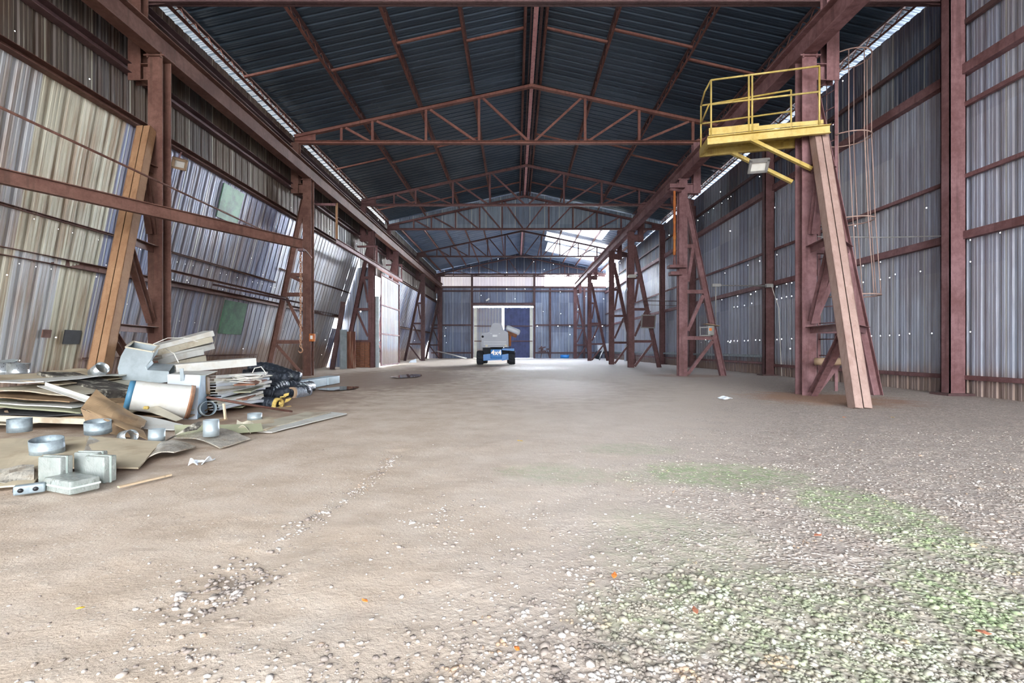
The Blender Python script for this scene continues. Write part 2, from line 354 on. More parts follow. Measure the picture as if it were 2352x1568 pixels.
# ------------------------------------------------------------------ mesh builder
def Hs(w, h, tf=0.018, tw=0.012): return [(-w/2,w/2,h/2-tf,h/2), (-w/2,w/2,-h/2,-h/2+tf), (-tw/2,tw/2,-h/2+tf,h/2-tf)]
def Cs(w, h, t=0.012): return [(-w/2,w/2,h/2-t,h/2), (-w/2,w/2,-h/2,-h/2+t), (-w/2,-w/2+t,-h/2+t,h/2-t)]
def Ls(w, h, t=0.01): return [(-w/2,w/2,-h/2,-h/2+t), (-w/2,-w/2+t,-h/2+t,h/2)]
def Bs(w, h): return [(-w/2,w/2,-h/2,h/2)]
class MB:
    def __init__(s): s.v = []; s.f = []; s.sm = []
    def add(s, vs, fs, smooth=False):
        o = len(s.v); s.v += [V(a) for a in vs]; s.f += [tuple(i+o for i in f) for f in fs]; s.sm += [smooth]*len(fs); return s
    def bar(s, p0, p1, rects, A=X_):
        p0, p1 = V(p0), V(p1); d = (p1-p0).normalized(); A = V(A); A = A-d*A.dot(d)
        if A.length < 1e-4: A = X_-d*X_.dot(d) if abs(d.x) < .9 else Z_-d*Z_.dot(d)
        A.normalize(); B = d.cross(A)
        for (a0,a1,b0,b1) in rects:
            q = [A*a+B*b for a, b in ((a0,b0),(a1,b0),(a1,b1),(a0,b1))]
            s.add([p0+k for k in q]+[p1+k for k in q], [(3,2,1,0),(4,5,6,7),(0,1,5,4),(1,2,6,5),(2,3,7,6),(3,0,4,7)])
        return s
    def box(s, c, size, R=None):
        c = V(c); x, y, z = [k/2 for k in size]; R = R or Matrix.Identity(3)
        vs = [c+R@V(q) for q in ((-x,-y,-z),(x,-y,-z),(x,y,-z),(-x,y,-z),(-x,-y,z),(x,-y,z),(x,y,z),(-x,y,z))]
        return s.add(vs, [(3,2,1,0),(4,5,6,7),(0,1,5,4),(1,2,6,5),(2,3,7,6),(3,0,4,7)])
    def bevbox(s, c, size, b=0.02, R=None, n=3):
        """box with rounded vertical-profile edges: superellipse-like chamfered box"""
        c = V(c); R = R or Matrix.Identity(3); hx, hy, hz = [k/2 for k in size]
        b = min(b, hx, hy, hz)
        ring = []
        for (sx, sy, a0) in ((1,1,0),(-1,1,90),(-1,-1,180),(1,-1,270)):
            for i in range(n+1):
                a = math.radians(a0+90*i/n); ring.append((sx*(hx-b)+0, sy*(hy-b)+0, math.cos(a), math.sin(a)))
        layers = []
        for i in range(n+1):
            a = math.radians(90*i/n); layers.append((-hz+b-b*math.cos(a), b*math.sin(a)))
        for i in range(n+1):
            a = math.radians(90*i/n); layers.append((hz-b+b*math.sin(a), b*math.cos(a)))
        vs = []; m = len(ring)
        for (z, r) in layers:
            for (x, y, cx, sy) in ring: vs.append(c+R@V((x+cx*r, y+sy*r, z)))
        fs = []
        for l in range(len(layers)-1):
            for i in range(m): fs.append((l*m+i, l*m+(i+1)%m, (l+1)*m+(i+1)%m, (l+1)*m+i))
        fs.append(tuple(range(m-1,-1,-1))); fs.append(tuple((len(layers)-1)*m+i for i in range(m)))
        return s.add(vs, fs, True)
    def tube(s, pts, r, n=8, cap=True, smooth=True, rf=None, A0=None):
        pts = [V(p) for p in pts]; vs = []; fs = []
        A = None
        for i, p in enumerate(pts):
            d = (pts[min(i+1, len(pts)-1)]-pts[max(i-1, 0)]).normalized()
            if A is None: A = (V(A0) if A0 else (Z_ if abs(d.z) < .9 else X_))
            A = A-d*A.dot(d); A.normalize(); B = d.cross(A)
            rr = rf(i/(len(pts)-1), i) if rf else r
            for k in range(n):
                a = 2*math.pi*k/n; vs.append(p+(A*math.cos(a)+B*math.sin(a))*rr)
        for i in range(len(pts)-1):
            for k in range(n): fs.append((i*n+k, i*n+(k+1)%n, (i+1)*n+(k+1)%n, (i+1)*n+k))
        if cap: fs.append(tuple(range(n-1,-1,-1))); fs.append(tuple((len(pts)-1)*n+k for k in range(n)))
        return s.add(vs, fs, smooth)
    def ring(s, c, axis, r, h, t=0.006, n=32, rows=None, wob=0.0):
        """open pipe section: outer + inner wall"""
        c = V(c); d = V(axis).normalized(); A = Z_ if abs(d.z) < .9 else X_; A = (A-d*A.dot(d)).normalized(); B = d.cross(A)
        prof = [(r,-h/2),(r,-h/6),(r*1.012,-h/7),(r,-h/8),(r,h/2),(r-t,h/2),(r-t,-h/2)]
        vs = []; fs = []; m = len(prof)
        for k in range(n):
            a = 2*math.pi*k/n; w = 1+wob*math.cos(2*a+.6)
            for (q, z) in prof: vs.append(c+(A*math.cos(a)+B*math.sin(a)/1.0)*q*w+d*z)
        for k in range(n):
            k2 = (k+1)%n
            for j in range(m): fs.append((k*m+j, k2*m+j, k2*m+(j+1)%m, k*m+(j+1)%m))
        return s.add(vs, fs, True)
    def poly(s, pts, thick, nrm=None):
        pts = [V(p) for p in pts]
        if nrm is None:
            nrm = V((0,0,0))
            for i in range(len(pts)):
                nrm += (pts[i]-pts[0]).cross(pts[(i+1)%len(pts)]-pts[0])
            nrm.normalize()
        nrm = V(nrm); n = len(pts)
        vs = [p+nrm*thick/2 for p in pts]+[p-nrm*thick/2 for p in pts]
        fs = [tuple(range(n)), tuple(range(2*n-1, n-1, -1))]+[(i, i+n, (i+1)%n+n, (i+1)%n) for i in range(n)]
        return s.add(vs, fs)
    def warp(s, c4, nx=10, ny=6, thick=0.006, amp=0.02, seed=0, bow=0.0, freq=2.5):
        """bent, crumpled sheet between four corners"""
        a, b, c, d = [V(k) for k in c4]; nr = (b-a).cross(d-a).normalized()
        if nr.z < 0: nr = -nr
        top = []
        for j in range(ny+1):
            for i in range(nx+1):
                u, w = i/nx, j/ny
                p = a*(1-u)*(1-w)+b*u*(1-w)+c*u*w+d*(1-u)*w
                q = mnoise.noise(V((p.x*freq+seed*7.1, p.y*freq, p.z*freq+seed)))
                top.append(p+nr*(amp*q+bow*math.sin(math.pi*u)))
        n = len(top); vs = [p+nr*thick/2 for p in top]+[p-nr*thick/2 for p in top]; fs = []
        W = nx+1
        for j in range(ny):
            for i in range(nx):
                k = j*W+i; fs.append((k, k+1, k+W+1, k+W)); fs.append((k+n, k+W+n, k+W+1+n, k+1+n))
        edge = [i for i in range(nx+1)]+[j*W+nx for j in range(1, ny+1)]+[ny*W+i for i in range(nx-1, -1, -1)]+[j*W for j in range(ny-1, 0, -1)]
        for i in range(len(edge)):
            e0, e1 = edge[i], edge[(i+1)%len(edge)]; fs.append((e1, e0, e0+n, e1+n))
        return s.add(vs, fs, False)
    def build(s, name, mat, parent=None, kind=None, label=None):
        me = bpy.data.meshes.new(name); base = parent.matrix_world.translation if parent else V((0,0,0))
        org = base
        if parent is None and s.v:
            lo = V((min(v.x for v in s.v), min(v.y for v in s.v), min(v.z for v in s.v))); hi = V((max(v.x for v in s.v), max(v.y for v in s.v), 0))
            org = V(((lo.x+hi.x)/2, (lo.y+hi.y)/2, lo.z))
        if parent is not None:
            org = V(parent['org'])
        me.from_pydata([tuple(v-org) for v in s.v], [], s.f)
        me.polygons.foreach_set('use_smooth', s.sm)
        mats = mat if isinstance(mat, (list, tuple)) else [mat]
        for m in mats: me.materials.append(MATS[m])
        me.update()
        o = bpy.data.objects.new(name, me); COL.objects.link(o); 
        if parent is None: o.location = org; o['org'] = tuple(org)
        else: o.parent = parent; o['org'] = tuple(org)
        if kind: o['kind'] = kind
        if label: o['label'] = label
        return o

def tag(o, label, cat, group=None, kind='thing'):
    o['label'] = label; o['category'] = cat
    if group: o['group'] = group
    if kind: o['kind'] = kind
    return o
def thing(name, label, cat, loc, group=None):
    o = bpy.data.objects.new(name, None); COL.objects.link(o); o.location = V(loc); o['org'] = tuple(V(loc))
    o.empty_display_size = 0.1
    return tag(o, label, cat, group)
def struct(mb, name, mat): return mb.build(name, mat, None, 'structure')
def one(mb, name, mat, label, cat, group=None): return tag(mb.build(name, mat), label, cat, group)
SKY, FRONT, SUNGLOW, UPSKY, EXPOSURE = 1.6, 3.0, 130.0, 4.0, 1.5
# ================================================================== the building
R = random.Random(7)
TY = [10.0, 17.3, 24.8, 29.8, 38.6]; YE = 49.3; Y0 = -10.3
XL, XR, RX = -8.1, 9.4, 0.6
def roofz(x): return 10.85-0.22*abs(x-RX)
def chordz(x): return 10.50-0.215*abs(x-RX)

def corr(mb, u0, u1, pos, nrm, zs, pitch=0.305, d=0.023, thick=0.0):
    prof = [(0,0),(.022,0),(.036,d*.36),(.05,0),(.10,0),(.122,d),(.183,d),(.205,0),(.255,0),(.269,d*.36),(.283,0)]
    us = []
    k = math.floor(u0/pitch)
    while k*pitch < u1:
        for (a, dd) in prof:
            u = k*pitch+a*pitch/.305
            if u0 <= u <= u1: us.append((u, dd))
        k += 1
    us = [(u0, 0)]+us+[(u1, 0)]
    vs = []; fs = []
    cols = [zs(u) for u, _ in us]; m = len(cols[0])
    for (u, dd), zc in zip(us, cols):
        for z in zc: vs.append(pos(u, z)+nrm(u)*dd)
    for i in range(len(us)-1):
        for j in range(m-1): fs.append((i*m+j, (i+1)*m+j, (i+1)*m+j+1, i*m+j+1))
    mb.add(vs, fs)

# ---- ground
def build_floor():
    xs = np.concatenate([np.linspace(-60,-12,17), np.linspace(-11.5,-4.2,30), np.linspace(-4,4.5,150), np.linspace(4.7,12,30), np.linspace(14,60,16)])
    ys = np.concatenate([np.linspace(-40,-1,14), np.linspace(-.5,1.1,6), np.linspace(1.15,6,120), np.linspace(6.1,20,90), np.linspace(20.5,52,60), np.linspace(54,140,20)])
    nx, ny = len(xs), len(ys); vs = []
    for y in ys:
        for x in xs:
            z = 0.0
            if -9 < x < 9.6 and 0.5 < y < 50:
                f = min(1, (y-0.5)/1.0)
                z = 0.009*mnoise.noise(V((x*.8, y*.8, 0)))+0.008*mnoise.noise(V((x*3.1, y*3.1, 4)))+0.006*mnoise.noise(V((x*11, y*11, 9)))
                z -= 0.022*math.exp(-((x+1.13)/0.10)**2)*(1 if 2 < y < 4.6 else 0.3)
                z = z*f-0.012
            vs.append((x, y, z))
    fs = [(j*nx+i, j*nx+i+1, (j+1)*nx+i+1, (j+1)*nx+i) for j in range(ny-1) for i in range(nx-1)]
    mb = MB(); mb.add(vs, fs, True); struct(mb, 'floor', 'ground')
build_floor()

# ---- left wall
def lean(Y):
    pts = [(-20, .16), (8.5, .17), (11, .22), (16.5, .25), (18, .27), (25.2, .30), (25.3, .22), (29.7, .22), (38, .24), (50, .2)]
    for (a, s), (b, q) in zip(pts, pts[1:]):
        if a <= Y <= b: return s+(q-s)*(Y-a)/(b-a)
    return .2
def xleft(Y, z):
    if z >= 5.74: return XL
    b = 0.0
    if 10 < Y < 25: b = 0.07*mnoise.noise(V((Y*.5, z*.5, 3)))*math.sin(math.pi*min(1, max(0, z/5.74)))
    return XL-lean(Y)*(5.74-z)+b
nL = lambda u: V((-1, 0, 0))
def leftwall(name, a, b, z0, z1, mat, n=9):
    mb = MB(); corr(mb, a, b, lambda u, z: V((xleft(u, z), u, z)), nL, lambda u: [z0+(z1-z0)*k/(n-1) for k in range(n)]); return struct(mb, name, mat)
leftwall('wall_left', Y0, 29.8, 5.74, 8.72, 'wall_left_up', 3)
leftwall('wall_left', 29.8, YE, 5.74, 8.93, 'wall_left_up', 3)
leftwall('wall_left', Y0, 10, -.03, 5.75, 'wall_left_low')
leftwall('wall_left', 10, 17.3, -.03, 5.75, 'wall_left_blue')
leftwall('wall_left', 17.3, 24.1, -.03, 5.75, 'wall_left_lit')
leftwall('wall_left', 24.1, 25.0, 2.5, 5.75, 'wall_left_lit')
leftwall('wall_left', 24.1, 24.95, -.03, 2.0, 'wall_left_blue')
leftwall('wall_left', 29.9, 38.6, -.03, 5.75, 'wall_left_blue')
leftwall('wall_left', 38.6, YE, -.03, 5.75, 'wall_left_blue')
# wall over and beside the side door
mb = MB(); corr(mb, 25.0, 29.9, lambda u, z: V((XL-.02, u, z)), nL, lambda u: [5.2, 5.76]); struct(mb, 'wall_left', 'wall_left_up')
# cross panel facing the camera, left of the side door
zc = lambda u: min(5.2, 5.74-max(0, -8.1-u)/.3)
mb = MB(); corr(mb, -9.75, -7.38, lambda u, z: V((u, 25.04, z)), lambda u: Y_, lambda u: [-.03, zc(u)*.4, zc(u)*.7, zc(u)])
corr(mb, -7.38, -7.12, lambda u, z: V((u, 25.04, z)), lambda u: Y_, lambda u: [-.03, 1.5, 3.0, 3.68]); struct(mb, 'wall_side_cross', 'jamb_sheet')
mb = MB(); mb.box((-7.23, 25.0, 1.84), (.26, .05, 3.7)); struct(mb, 'trim_1', 'galvanised')
# ---- right wall (with the open strip near the far corner)
mb = MB(); pr = lambda u, z: V((XR, u, z)); nR = lambda u: X_
corr(mb, Y0, 29.8, pr, nR, lambda u: [-.03, .6, 3.4, 6.72]); struct(mb, 'wall_right', 'wall_right_sheet')
mb = MB(); corr(mb, 29.8, YE, pr, nR, lambda u: [-.03, .6, 3.4, 6.72]); struct(mb, 'wall_right', 'wall_right_lit')
mb = MB(); corr(mb, 10.0, 29.8, pr, nR, lambda u: [6.72, 8.78]); corr(mb, 29.8, 43.6, pr, nR, lambda u: [6.72, 8.9]); struct(mb, 'wall_right', 'wall_right_upper')
mb = MB(); corr(mb, Y0, 10.0, pr, nR, lambda u: [6.72, 8.78]); struct(mb, 'wall_right', 'wall_right_sheet')
mb = MB(); corr(mb, 43.6, YE, pr, nR, lambda u: [6.72, 7.25]); struct(mb, 'wall_right', 'wall_right_upper')
# ---- end wall, doorway at X -4.25..1.85
pe = lambda u, z: V((u, YE, z)); nE = lambda u: Y_
mb = MB(); corr(mb, -8.9, -4.28, pe, nE, lambda u: [-.03, 3, 7.3]); corr(mb, 1.88, XR, pe, nE, lambda u: [-.03, 3, 7.3]); corr(mb, -4.28, 1.88, pe, nE, lambda u: [5.34, 7.3]); struct(mb, 'wall_back', 'wall_end_sheet')
mb = MB(); corr(mb, -8.3, 3.05, lambda u, z: V((u, YE+.02-.05*(z-7.3), z)), nE, lambda u: [7.36, 8.62], pitch=.2, d=.02); struct(mb, 'wall_back', 'wall_end_band')
mb = MB(); corr(mb, -8.3, XR, lambda u, z: V((u, YE+.1, z)), nE, lambda u: [8.62, roofz(u)+.03]); struct(mb, 'wall_back', 'wall_end_dark')
mb = MB(); corr(mb, -7.9, 9.2, lambda u, z: V((u, 29.97, z)), nE, lambda u: [8.40, roofz(u)-.04]); struct(mb, 'wall_gable', 'gable_sheet')
# ---- roof
def roofpiece(name, a, b, x0, x1, mat, pitch=.305, d=.03):
    mb = MB(); corr(mb, a, b, lambda u, x: V((x, u, roofz(x))), lambda u: Z_, lambda u: [x0, x1], pitch=pitch, d=d); return struct(mb, name, mat)
roofpiece('ceiling', Y0, 29.9, -8.4, RX+.02, 'roof_sheet'); roofpiece('ceiling', Y0, 29.9, RX-.02, 9.65, 'roof_sheet')
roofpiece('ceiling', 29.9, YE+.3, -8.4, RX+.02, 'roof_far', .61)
# right slope beyond the gable: translucent sheets added to stand for glare off the metal
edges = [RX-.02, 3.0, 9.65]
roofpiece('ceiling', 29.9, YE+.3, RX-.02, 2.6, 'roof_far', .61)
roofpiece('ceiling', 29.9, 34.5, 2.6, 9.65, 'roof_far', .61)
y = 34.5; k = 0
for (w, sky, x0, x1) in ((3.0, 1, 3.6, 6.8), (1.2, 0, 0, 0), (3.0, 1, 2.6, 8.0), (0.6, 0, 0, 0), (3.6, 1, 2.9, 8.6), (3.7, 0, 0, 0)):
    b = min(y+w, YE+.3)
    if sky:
        roofpiece('ceiling', y, b, x0, x1, 'roof_glare_sheet', .61)
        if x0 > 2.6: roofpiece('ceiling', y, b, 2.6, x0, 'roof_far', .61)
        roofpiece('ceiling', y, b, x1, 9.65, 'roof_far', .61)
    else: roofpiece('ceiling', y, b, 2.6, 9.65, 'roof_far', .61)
    y = b
# ---- girts (wall rails)
tn = [1]
def girt(p0, p1, w=.16, h=.14, mat='steel_left', A=X_, sec=None):
    tn[0] += 1
    mb = MB(); mb.bar(p0, p1, sec or Cs(w, h, .01), A); return struct(mb, 'trim_%d' % tn[0], mat)
def lg(z, a, b, w=.12, h=.12, mat='steel_left', off=.08):
    girt((xleft(a+.01, z)+off, a, z), (xleft(b-.01, z)+off, b, z), w, h, mat)
for (a, b) in ((Y0, 10), (10, 17.3), (17.3, 25), (29.9, 38.6), (38.6, YE)):
    lg(5.74, a, b, .16, .14); lg(2.6, a, b, .12, .14)
for (a, b) in ((Y0, 10), (10, 17.3), (17.3, 25)): lg(3.85 if a > 17 else 3.35, a, b, .05, .05)
for z in (6.75, 8.25):
    lg(z, Y0, 29.8, .18, .2, 'steel_dark', .1); lg(z, 29.8, YE, .16, .16, 'steel_dark', .1)
lg(.75, 10, 17.3, .04, .04); lg(.8, 29.9, 38.6, .1, .12)
def rg(z, a, b, w=.1, h=.12, mat='steel_right', off=.08, x=None): girt(((x or XR)-off, a, z), ((x or XR)-off, b, z), w, h, mat)
for (a, b) in ((Y0, 10), (10, 17.3), (17.3, 24.8), (24.8, 29.8), (29.8, 38.6), (38.6, YE)):
    rg(3.3, a, b, .14, .16); rg(4.52, a, b, .07, .08); rg(6.72, a, b, .18, .2); rg(7.7, a, b, .08, .1, 'steel_dark')
    if a < 10.1: rg(.36, a, b, .08, .09)
    else: rg(.68, a, b, .2, .1, 'galv_blue', .12); rg(.42, a, b, .12, .08, 'steel_right', .1)
rg(6.0, Y0, 10, .08, .09); 
def eg(x0, x1, z, h=.14, mat='steel_dark'): girt((x0, YE-.08, z), (x1, YE-.08, z), .14, h, mat, Y_)
for z in (.55, 3.4, 6.9): eg(-8.6, -4.3, z); eg(1.9, XR, z)
eg(-4.3, 1.9, 6.9); eg(-8.3, XR, 7.3, .18); eg(-8.3, XR, 8.62, .16)
for x in (-4.42, 1.98, 3.6, 7.1):
    tn[0] += 1
    mb = MB(); mb.bar((x, YE-.14, -.02), (x, YE-.14, 8.6 if x < 3 else 7.2), Hs(.2, .2), X_); struct(mb, 'trim_%d' % tn[0], 'steel_dark')
# ---- double door at the far end
def panel(x0, x1, z0, z1, y, mat, cream=None):
    mb = MB(); corr(mb, x0, x1, lambda u, z: V((u, y, z)), nE, lambda u: [z0, z1]); return mb
d = panel(-4.30, -1.33, .0, 5.2, YE+.05, 'x').build('door_1', 'door_sheet', None, 'structure')
mb = MB(); mb.box((-4.09, YE+.0, 2.6), (.34, .06, 5.1)); mb.build('door_stile', 'door_cream', d)
for z in (1.75, 3.3): mb = MB(); mb.bar((-4.2, YE-.02, z), (-1.42, YE-.02, z), Bs(.05, .08), Y_); mb.build('door_rail', 'steel_left', d)
d = panel(-1.14, 1.90, .0, 5.2, YE+.05, 'x').build('door_2', 'navy_sheet', None, 'structure')
mb = MB(); mb.box((1.69, YE+.0, 2.6), (.34, .06, 5.1)); mb.build('door_stile', 'door_cream', d)
for z in (1.75, 3.3): mb = MB(); mb.bar((-1.1, YE-.02, z), (1.8, YE-.02, z), Bs(.05, .08), Y_); mb.build('door_rail', 'steel_left', d)
mb = MB(); mb.bar((-4.5, YE-.2, 5.55), (2.05, YE-.2, 5.55), Cs(.2, .24), Y_); tn[0] += 1; struct(mb, 'trim_%d' % tn[0], 'steel_dark')
# ---- sliding side door on the left
DX = -7.1
d = thing('sliding_door', 'tall corrugated sliding door in the left wall, rusty along its bottom edge', 'door', (DX, 27.1, 0))
mb = MB(); corr(mb, 25.25, 29.25, lambda u, z: V((DX, u, z)), nL, lambda u: [.05, 2.5, 4.93]); mb.build('door_leaf', 'door_sheet', d)
mb = MB()
for z in (.08, 1.75, 3.3, 4.88): mb.bar((DX+.03, 25.25, z), (DX+.03, 29.25, z), Bs(.05, .07), X_)
for y in (25.28, 29.22): mb.bar((DX+.03, y, .05), (DX+.03, y, 4.93), Bs(.06, .07), X_)
mb.build('door_frame', 'steel_right', d)
t = thing('door_track', 'rusty overhead track beam above the sliding door on the left', 'beam', (DX, 24, 5.0))
mb = MB(); mb.bar((DX, 19.0, 5.22), (DX, 30.2, 5.22), Hs(.14, .2, .015, .012), X_); mb.build('track', 'steel_right', t)
for y, z in ((19.1, 6.5), (24.6, 6.0), (30.0, 6.0)):
    mb = MB(); mb.bar((DX, y, 5.32), (DX, y, z+.25), Ls(.09, .09, .012), X_); mb.build('hanger', 'tan_left' if y < 20 else 'steel_right', t)
    mb = MB(); mb.bar((DX, y, z+.2), (XL+.02, y, z+.2), Ls(.09, .09, .012), Z_); mb.build('hanger_arm', 'steel_right', t)

# ================================================================== steel frame
ORD = ['nearest', 'second', 'third', 'fourth', 'fifth', 'sixth']
# ---- roof trusses
def truss(Y, i, name_lab, mat, verts_x, ds=0.11):
    t = thing('roof_truss', name_lab, 'roof truss', (RX, Y, 8.34), 'rusty roof trusses spanning the shed')
    e0, e1 = -7.95, 9.25
    for (a, b) in ((e0, RX), (RX, e1)):
        mb = MB(); mb.bar((a, Y, chordz(a)-ds/2), (b, Y, chordz(b)-ds/2), Ls(.15, ds, .014)+[(-.075,.075,ds/2-.014,ds/2)], Y_); mb.build('top_chord', mat, t)
    mb = MB(); mb.bar((e0, Y, 8.34+ds/2), (e1, Y, 8.34+ds/2), [(-.08,.08,-ds/2,-ds/2+.014),(-.08,.08,ds/2-.014,ds/2),(-.007,.007,-ds/2,ds/2)], Y_); mb.build('bottom_chord', mat, t)
    for x in verts_x:
        if chordz(x)-ds > 8.5:
            mb = MB(); mb.bar((x, Y, 8.34+ds), (x, Y, chordz(x)-ds), Ls(.09, .09, .012), X_); mb.build('web_post', mat, t)
    L = sorted([v for v in verts_x if v < RX-.5]); Rr = sorted([v for v in verts_x if v > RX+.5])
    def diag(xt, xb):
        mb = MB(); mb.bar((xt, Y, chordz(xt)-ds-.03), (xb, Y, 8.34+ds), Ls(.08, .08, .012), Y_); mb.build('web_diagonal', mat, t)
    for k in range(len(L)):
        nb = (L[k+1] if k+1 < len(L) else RX)-.12
        diag(L[k]+.15, nb)
    for k in range(len(Rr)):
        pb = (Rr[k-1] if k > 0 else RX)+.12
        diag(Rr[k]-.15, pb)
    for s, x in ((-1, e0), (1, e1)):
        mb = MB(); mb.poly([(x, Y-.012, 8.30), (x-s*.75, Y-.012, 8.36), (x-s*.75, Y-.012, chordz(x-s*.75)-.05), (x, Y-.012, chordz(x)-.0)], .012); mb.build('gusset', mat, t)
    return t
VXS = [-6.26, -5.14, -3.21, -1.30, 2.53, 4.48, 6.42, 8.1]
for i, Y in enumerate([10.27]+TY[1:]):
    labs = ['dark roof truss crossing the very top edge of the photo', 'rust red roof truss level with the yellow platform, showing every web bar', 'rusty roof truss next behind the one level with the yellow platform', 'roof truss carrying the grey corrugated gable panel', 'dark roof truss beyond the corrugated gable panel, before the bright opening']
    xs = VXS if i < 3 else [-6.3, -5.2, -3.7, -2.2, -.8, 2.1, 3.6, 5.1, 6.6, 8.0]
    truss(Y, i, labs[i], 'steel_dark' if i in (0, 4) else 'steel_truss' if i == 1 else 'steel_far', xs)
truss(YE-.25, 5, 'dark truss against the top of the far end wall', 'steel_dark', [-6.3, -3.7, -.8, 2.1, 5.1, 8.0])

# ---- lattice purlins
PX = [-7.85, -5.55, -3.45, -1.50, .30, .92, 2.82, 5.15, 7.35, 9.1]
PL = ['trussed roof purlin along the left eave beside the strip of light', 'third trussed purlin down the left roof slope from the ridge', 'second trussed purlin down the left roof slope from the ridge', 'first trussed purlin down the left roof slope from the ridge',
      'trussed purlin on the left side of the roof ridge', 'trussed purlin on the right side of the roof ridge', 'first trussed purlin down the right roof slope from the ridge', 'second trussed purlin down the right roof slope from the ridge', 'third trussed purlin down the right roof slope from the ridge', 'trussed roof purlin along the right eave above the wall']
for x, lab in zip(PX, PL):
    zt = roofz(x)-.05; zb = max(chordz(x)+.02, zt-.27); mid = (Y0+29.8)/2
    t = thing('roof_purlin', lab, 'purlin', (x, mid, zb), 'trussed roof purlins')
    mb = MB(); mb.bar((x, Y0, zt), (x, 29.8, zt), Ls(.10, .05, .01), X_); mb.build('top_chord', 'steel_dark', t)
    mb = MB(); mb.bar((x, Y0, zb+.02), (x, 29.8, zb+.02), Ls(.07, .05, .01), X_); mb.build('bottom_chord', 'steel_truss', t)
    mb = MB(); n = 160; pts = []
    for k in range(n): mb.bar((x, Y0+(29.8-Y0)*k/n, zb+.02 if k % 2 else zt), (x, Y0+(29.8-Y0)*(k+1)/n, zt if k % 2 else zb+.02), Bs(.016, .016), X_)
    mb.build('web_lacing', 'steel_truss', t)
t = thing('ridge_beam', 'pinkish rust flat beam running under the roof ridge', 'beam', (RX, 26, 10.4))
mb = MB(); mb.bar((RX, Y0, 10.56), (RX, YE, 10.56), Cs(.13, .16, .012), X_); mb.build('web', 'ridge_pink', t)
mb = MB(); mb.bar((RX-.13, Y0, 10.5), (RX-.13, YE, 10.5), Ls(.05, .06, .012), X_); mb.build('flange', 'steel_dark', t)
mb = MB(); mb.bar((RX+.16, Y0, 10.52), (RX+.16, YE, 10.52), Ls(.09, .06, .012), X_); mb.build('flange', 'steel_dark', t)
# solid purlins beyond the gable
far = [-7.6, -6.3, -5.0, -3.7, -2.4, -1.1, 2.3, 3.6, 4.9, 6.2, 7.5, 8.8]
for k, x in enumerate(far):
    q = k if k < 6 else k-6
    lab = ('%s plain purlin up the left slope from the eave, beyond the gable panel' % ORD[q]) if k < 6 else ('%s plain purlin down the right slope from the ridge, beyond the gable panel' % ORD[q])
    lab = lab.replace('nearest', 'first')
    mb = MB(); mb.bar((x, 30.0, roofz(x)-.12), (x, YE-.1, roofz(x)-.12), Cs(.06, .18, .01), X_)
    one(mb, 'roof_purlin', 'steel_truss', lab, 'purlin', 'plain purlins beyond the gable panel')
# bracing bars between purlins
bays = [(14.1, 'nearest the camera'), (21.2, 'one truss bay further back'), (27.4, 'just before the gable panel')]
pn = ['left slope, eave to third purlin', 'left slope, third to second purlin', 'left slope, second to first purlin', 'left slope, first purlin to ridge', None, 'right slope, ridge to first purlin', 'right slope, first to second purlin', 'right slope, second to third purlin', 'right slope, third purlin to eave']
for yb, bl in bays:
    if yb < 8: continue
    for k in range(9):
        if pn[k] is None: continue
        a, b = PX[k], PX[k+1]; y = yb+(-.28 if k in (0, 2, 6, 8) else .28)
        mb = MB(); mb.bar((a+.04, y, roofz(a)-.2), (b-.04, y, roofz(b)-.2), Ls(.06, .06, .01), Y_)
        one(mb, 'sag_bar', 'steel_truss', 'rusty roof bar, %s, %s' % (pn[k], bl), 'roof bar', 'bars between the roof purlins')

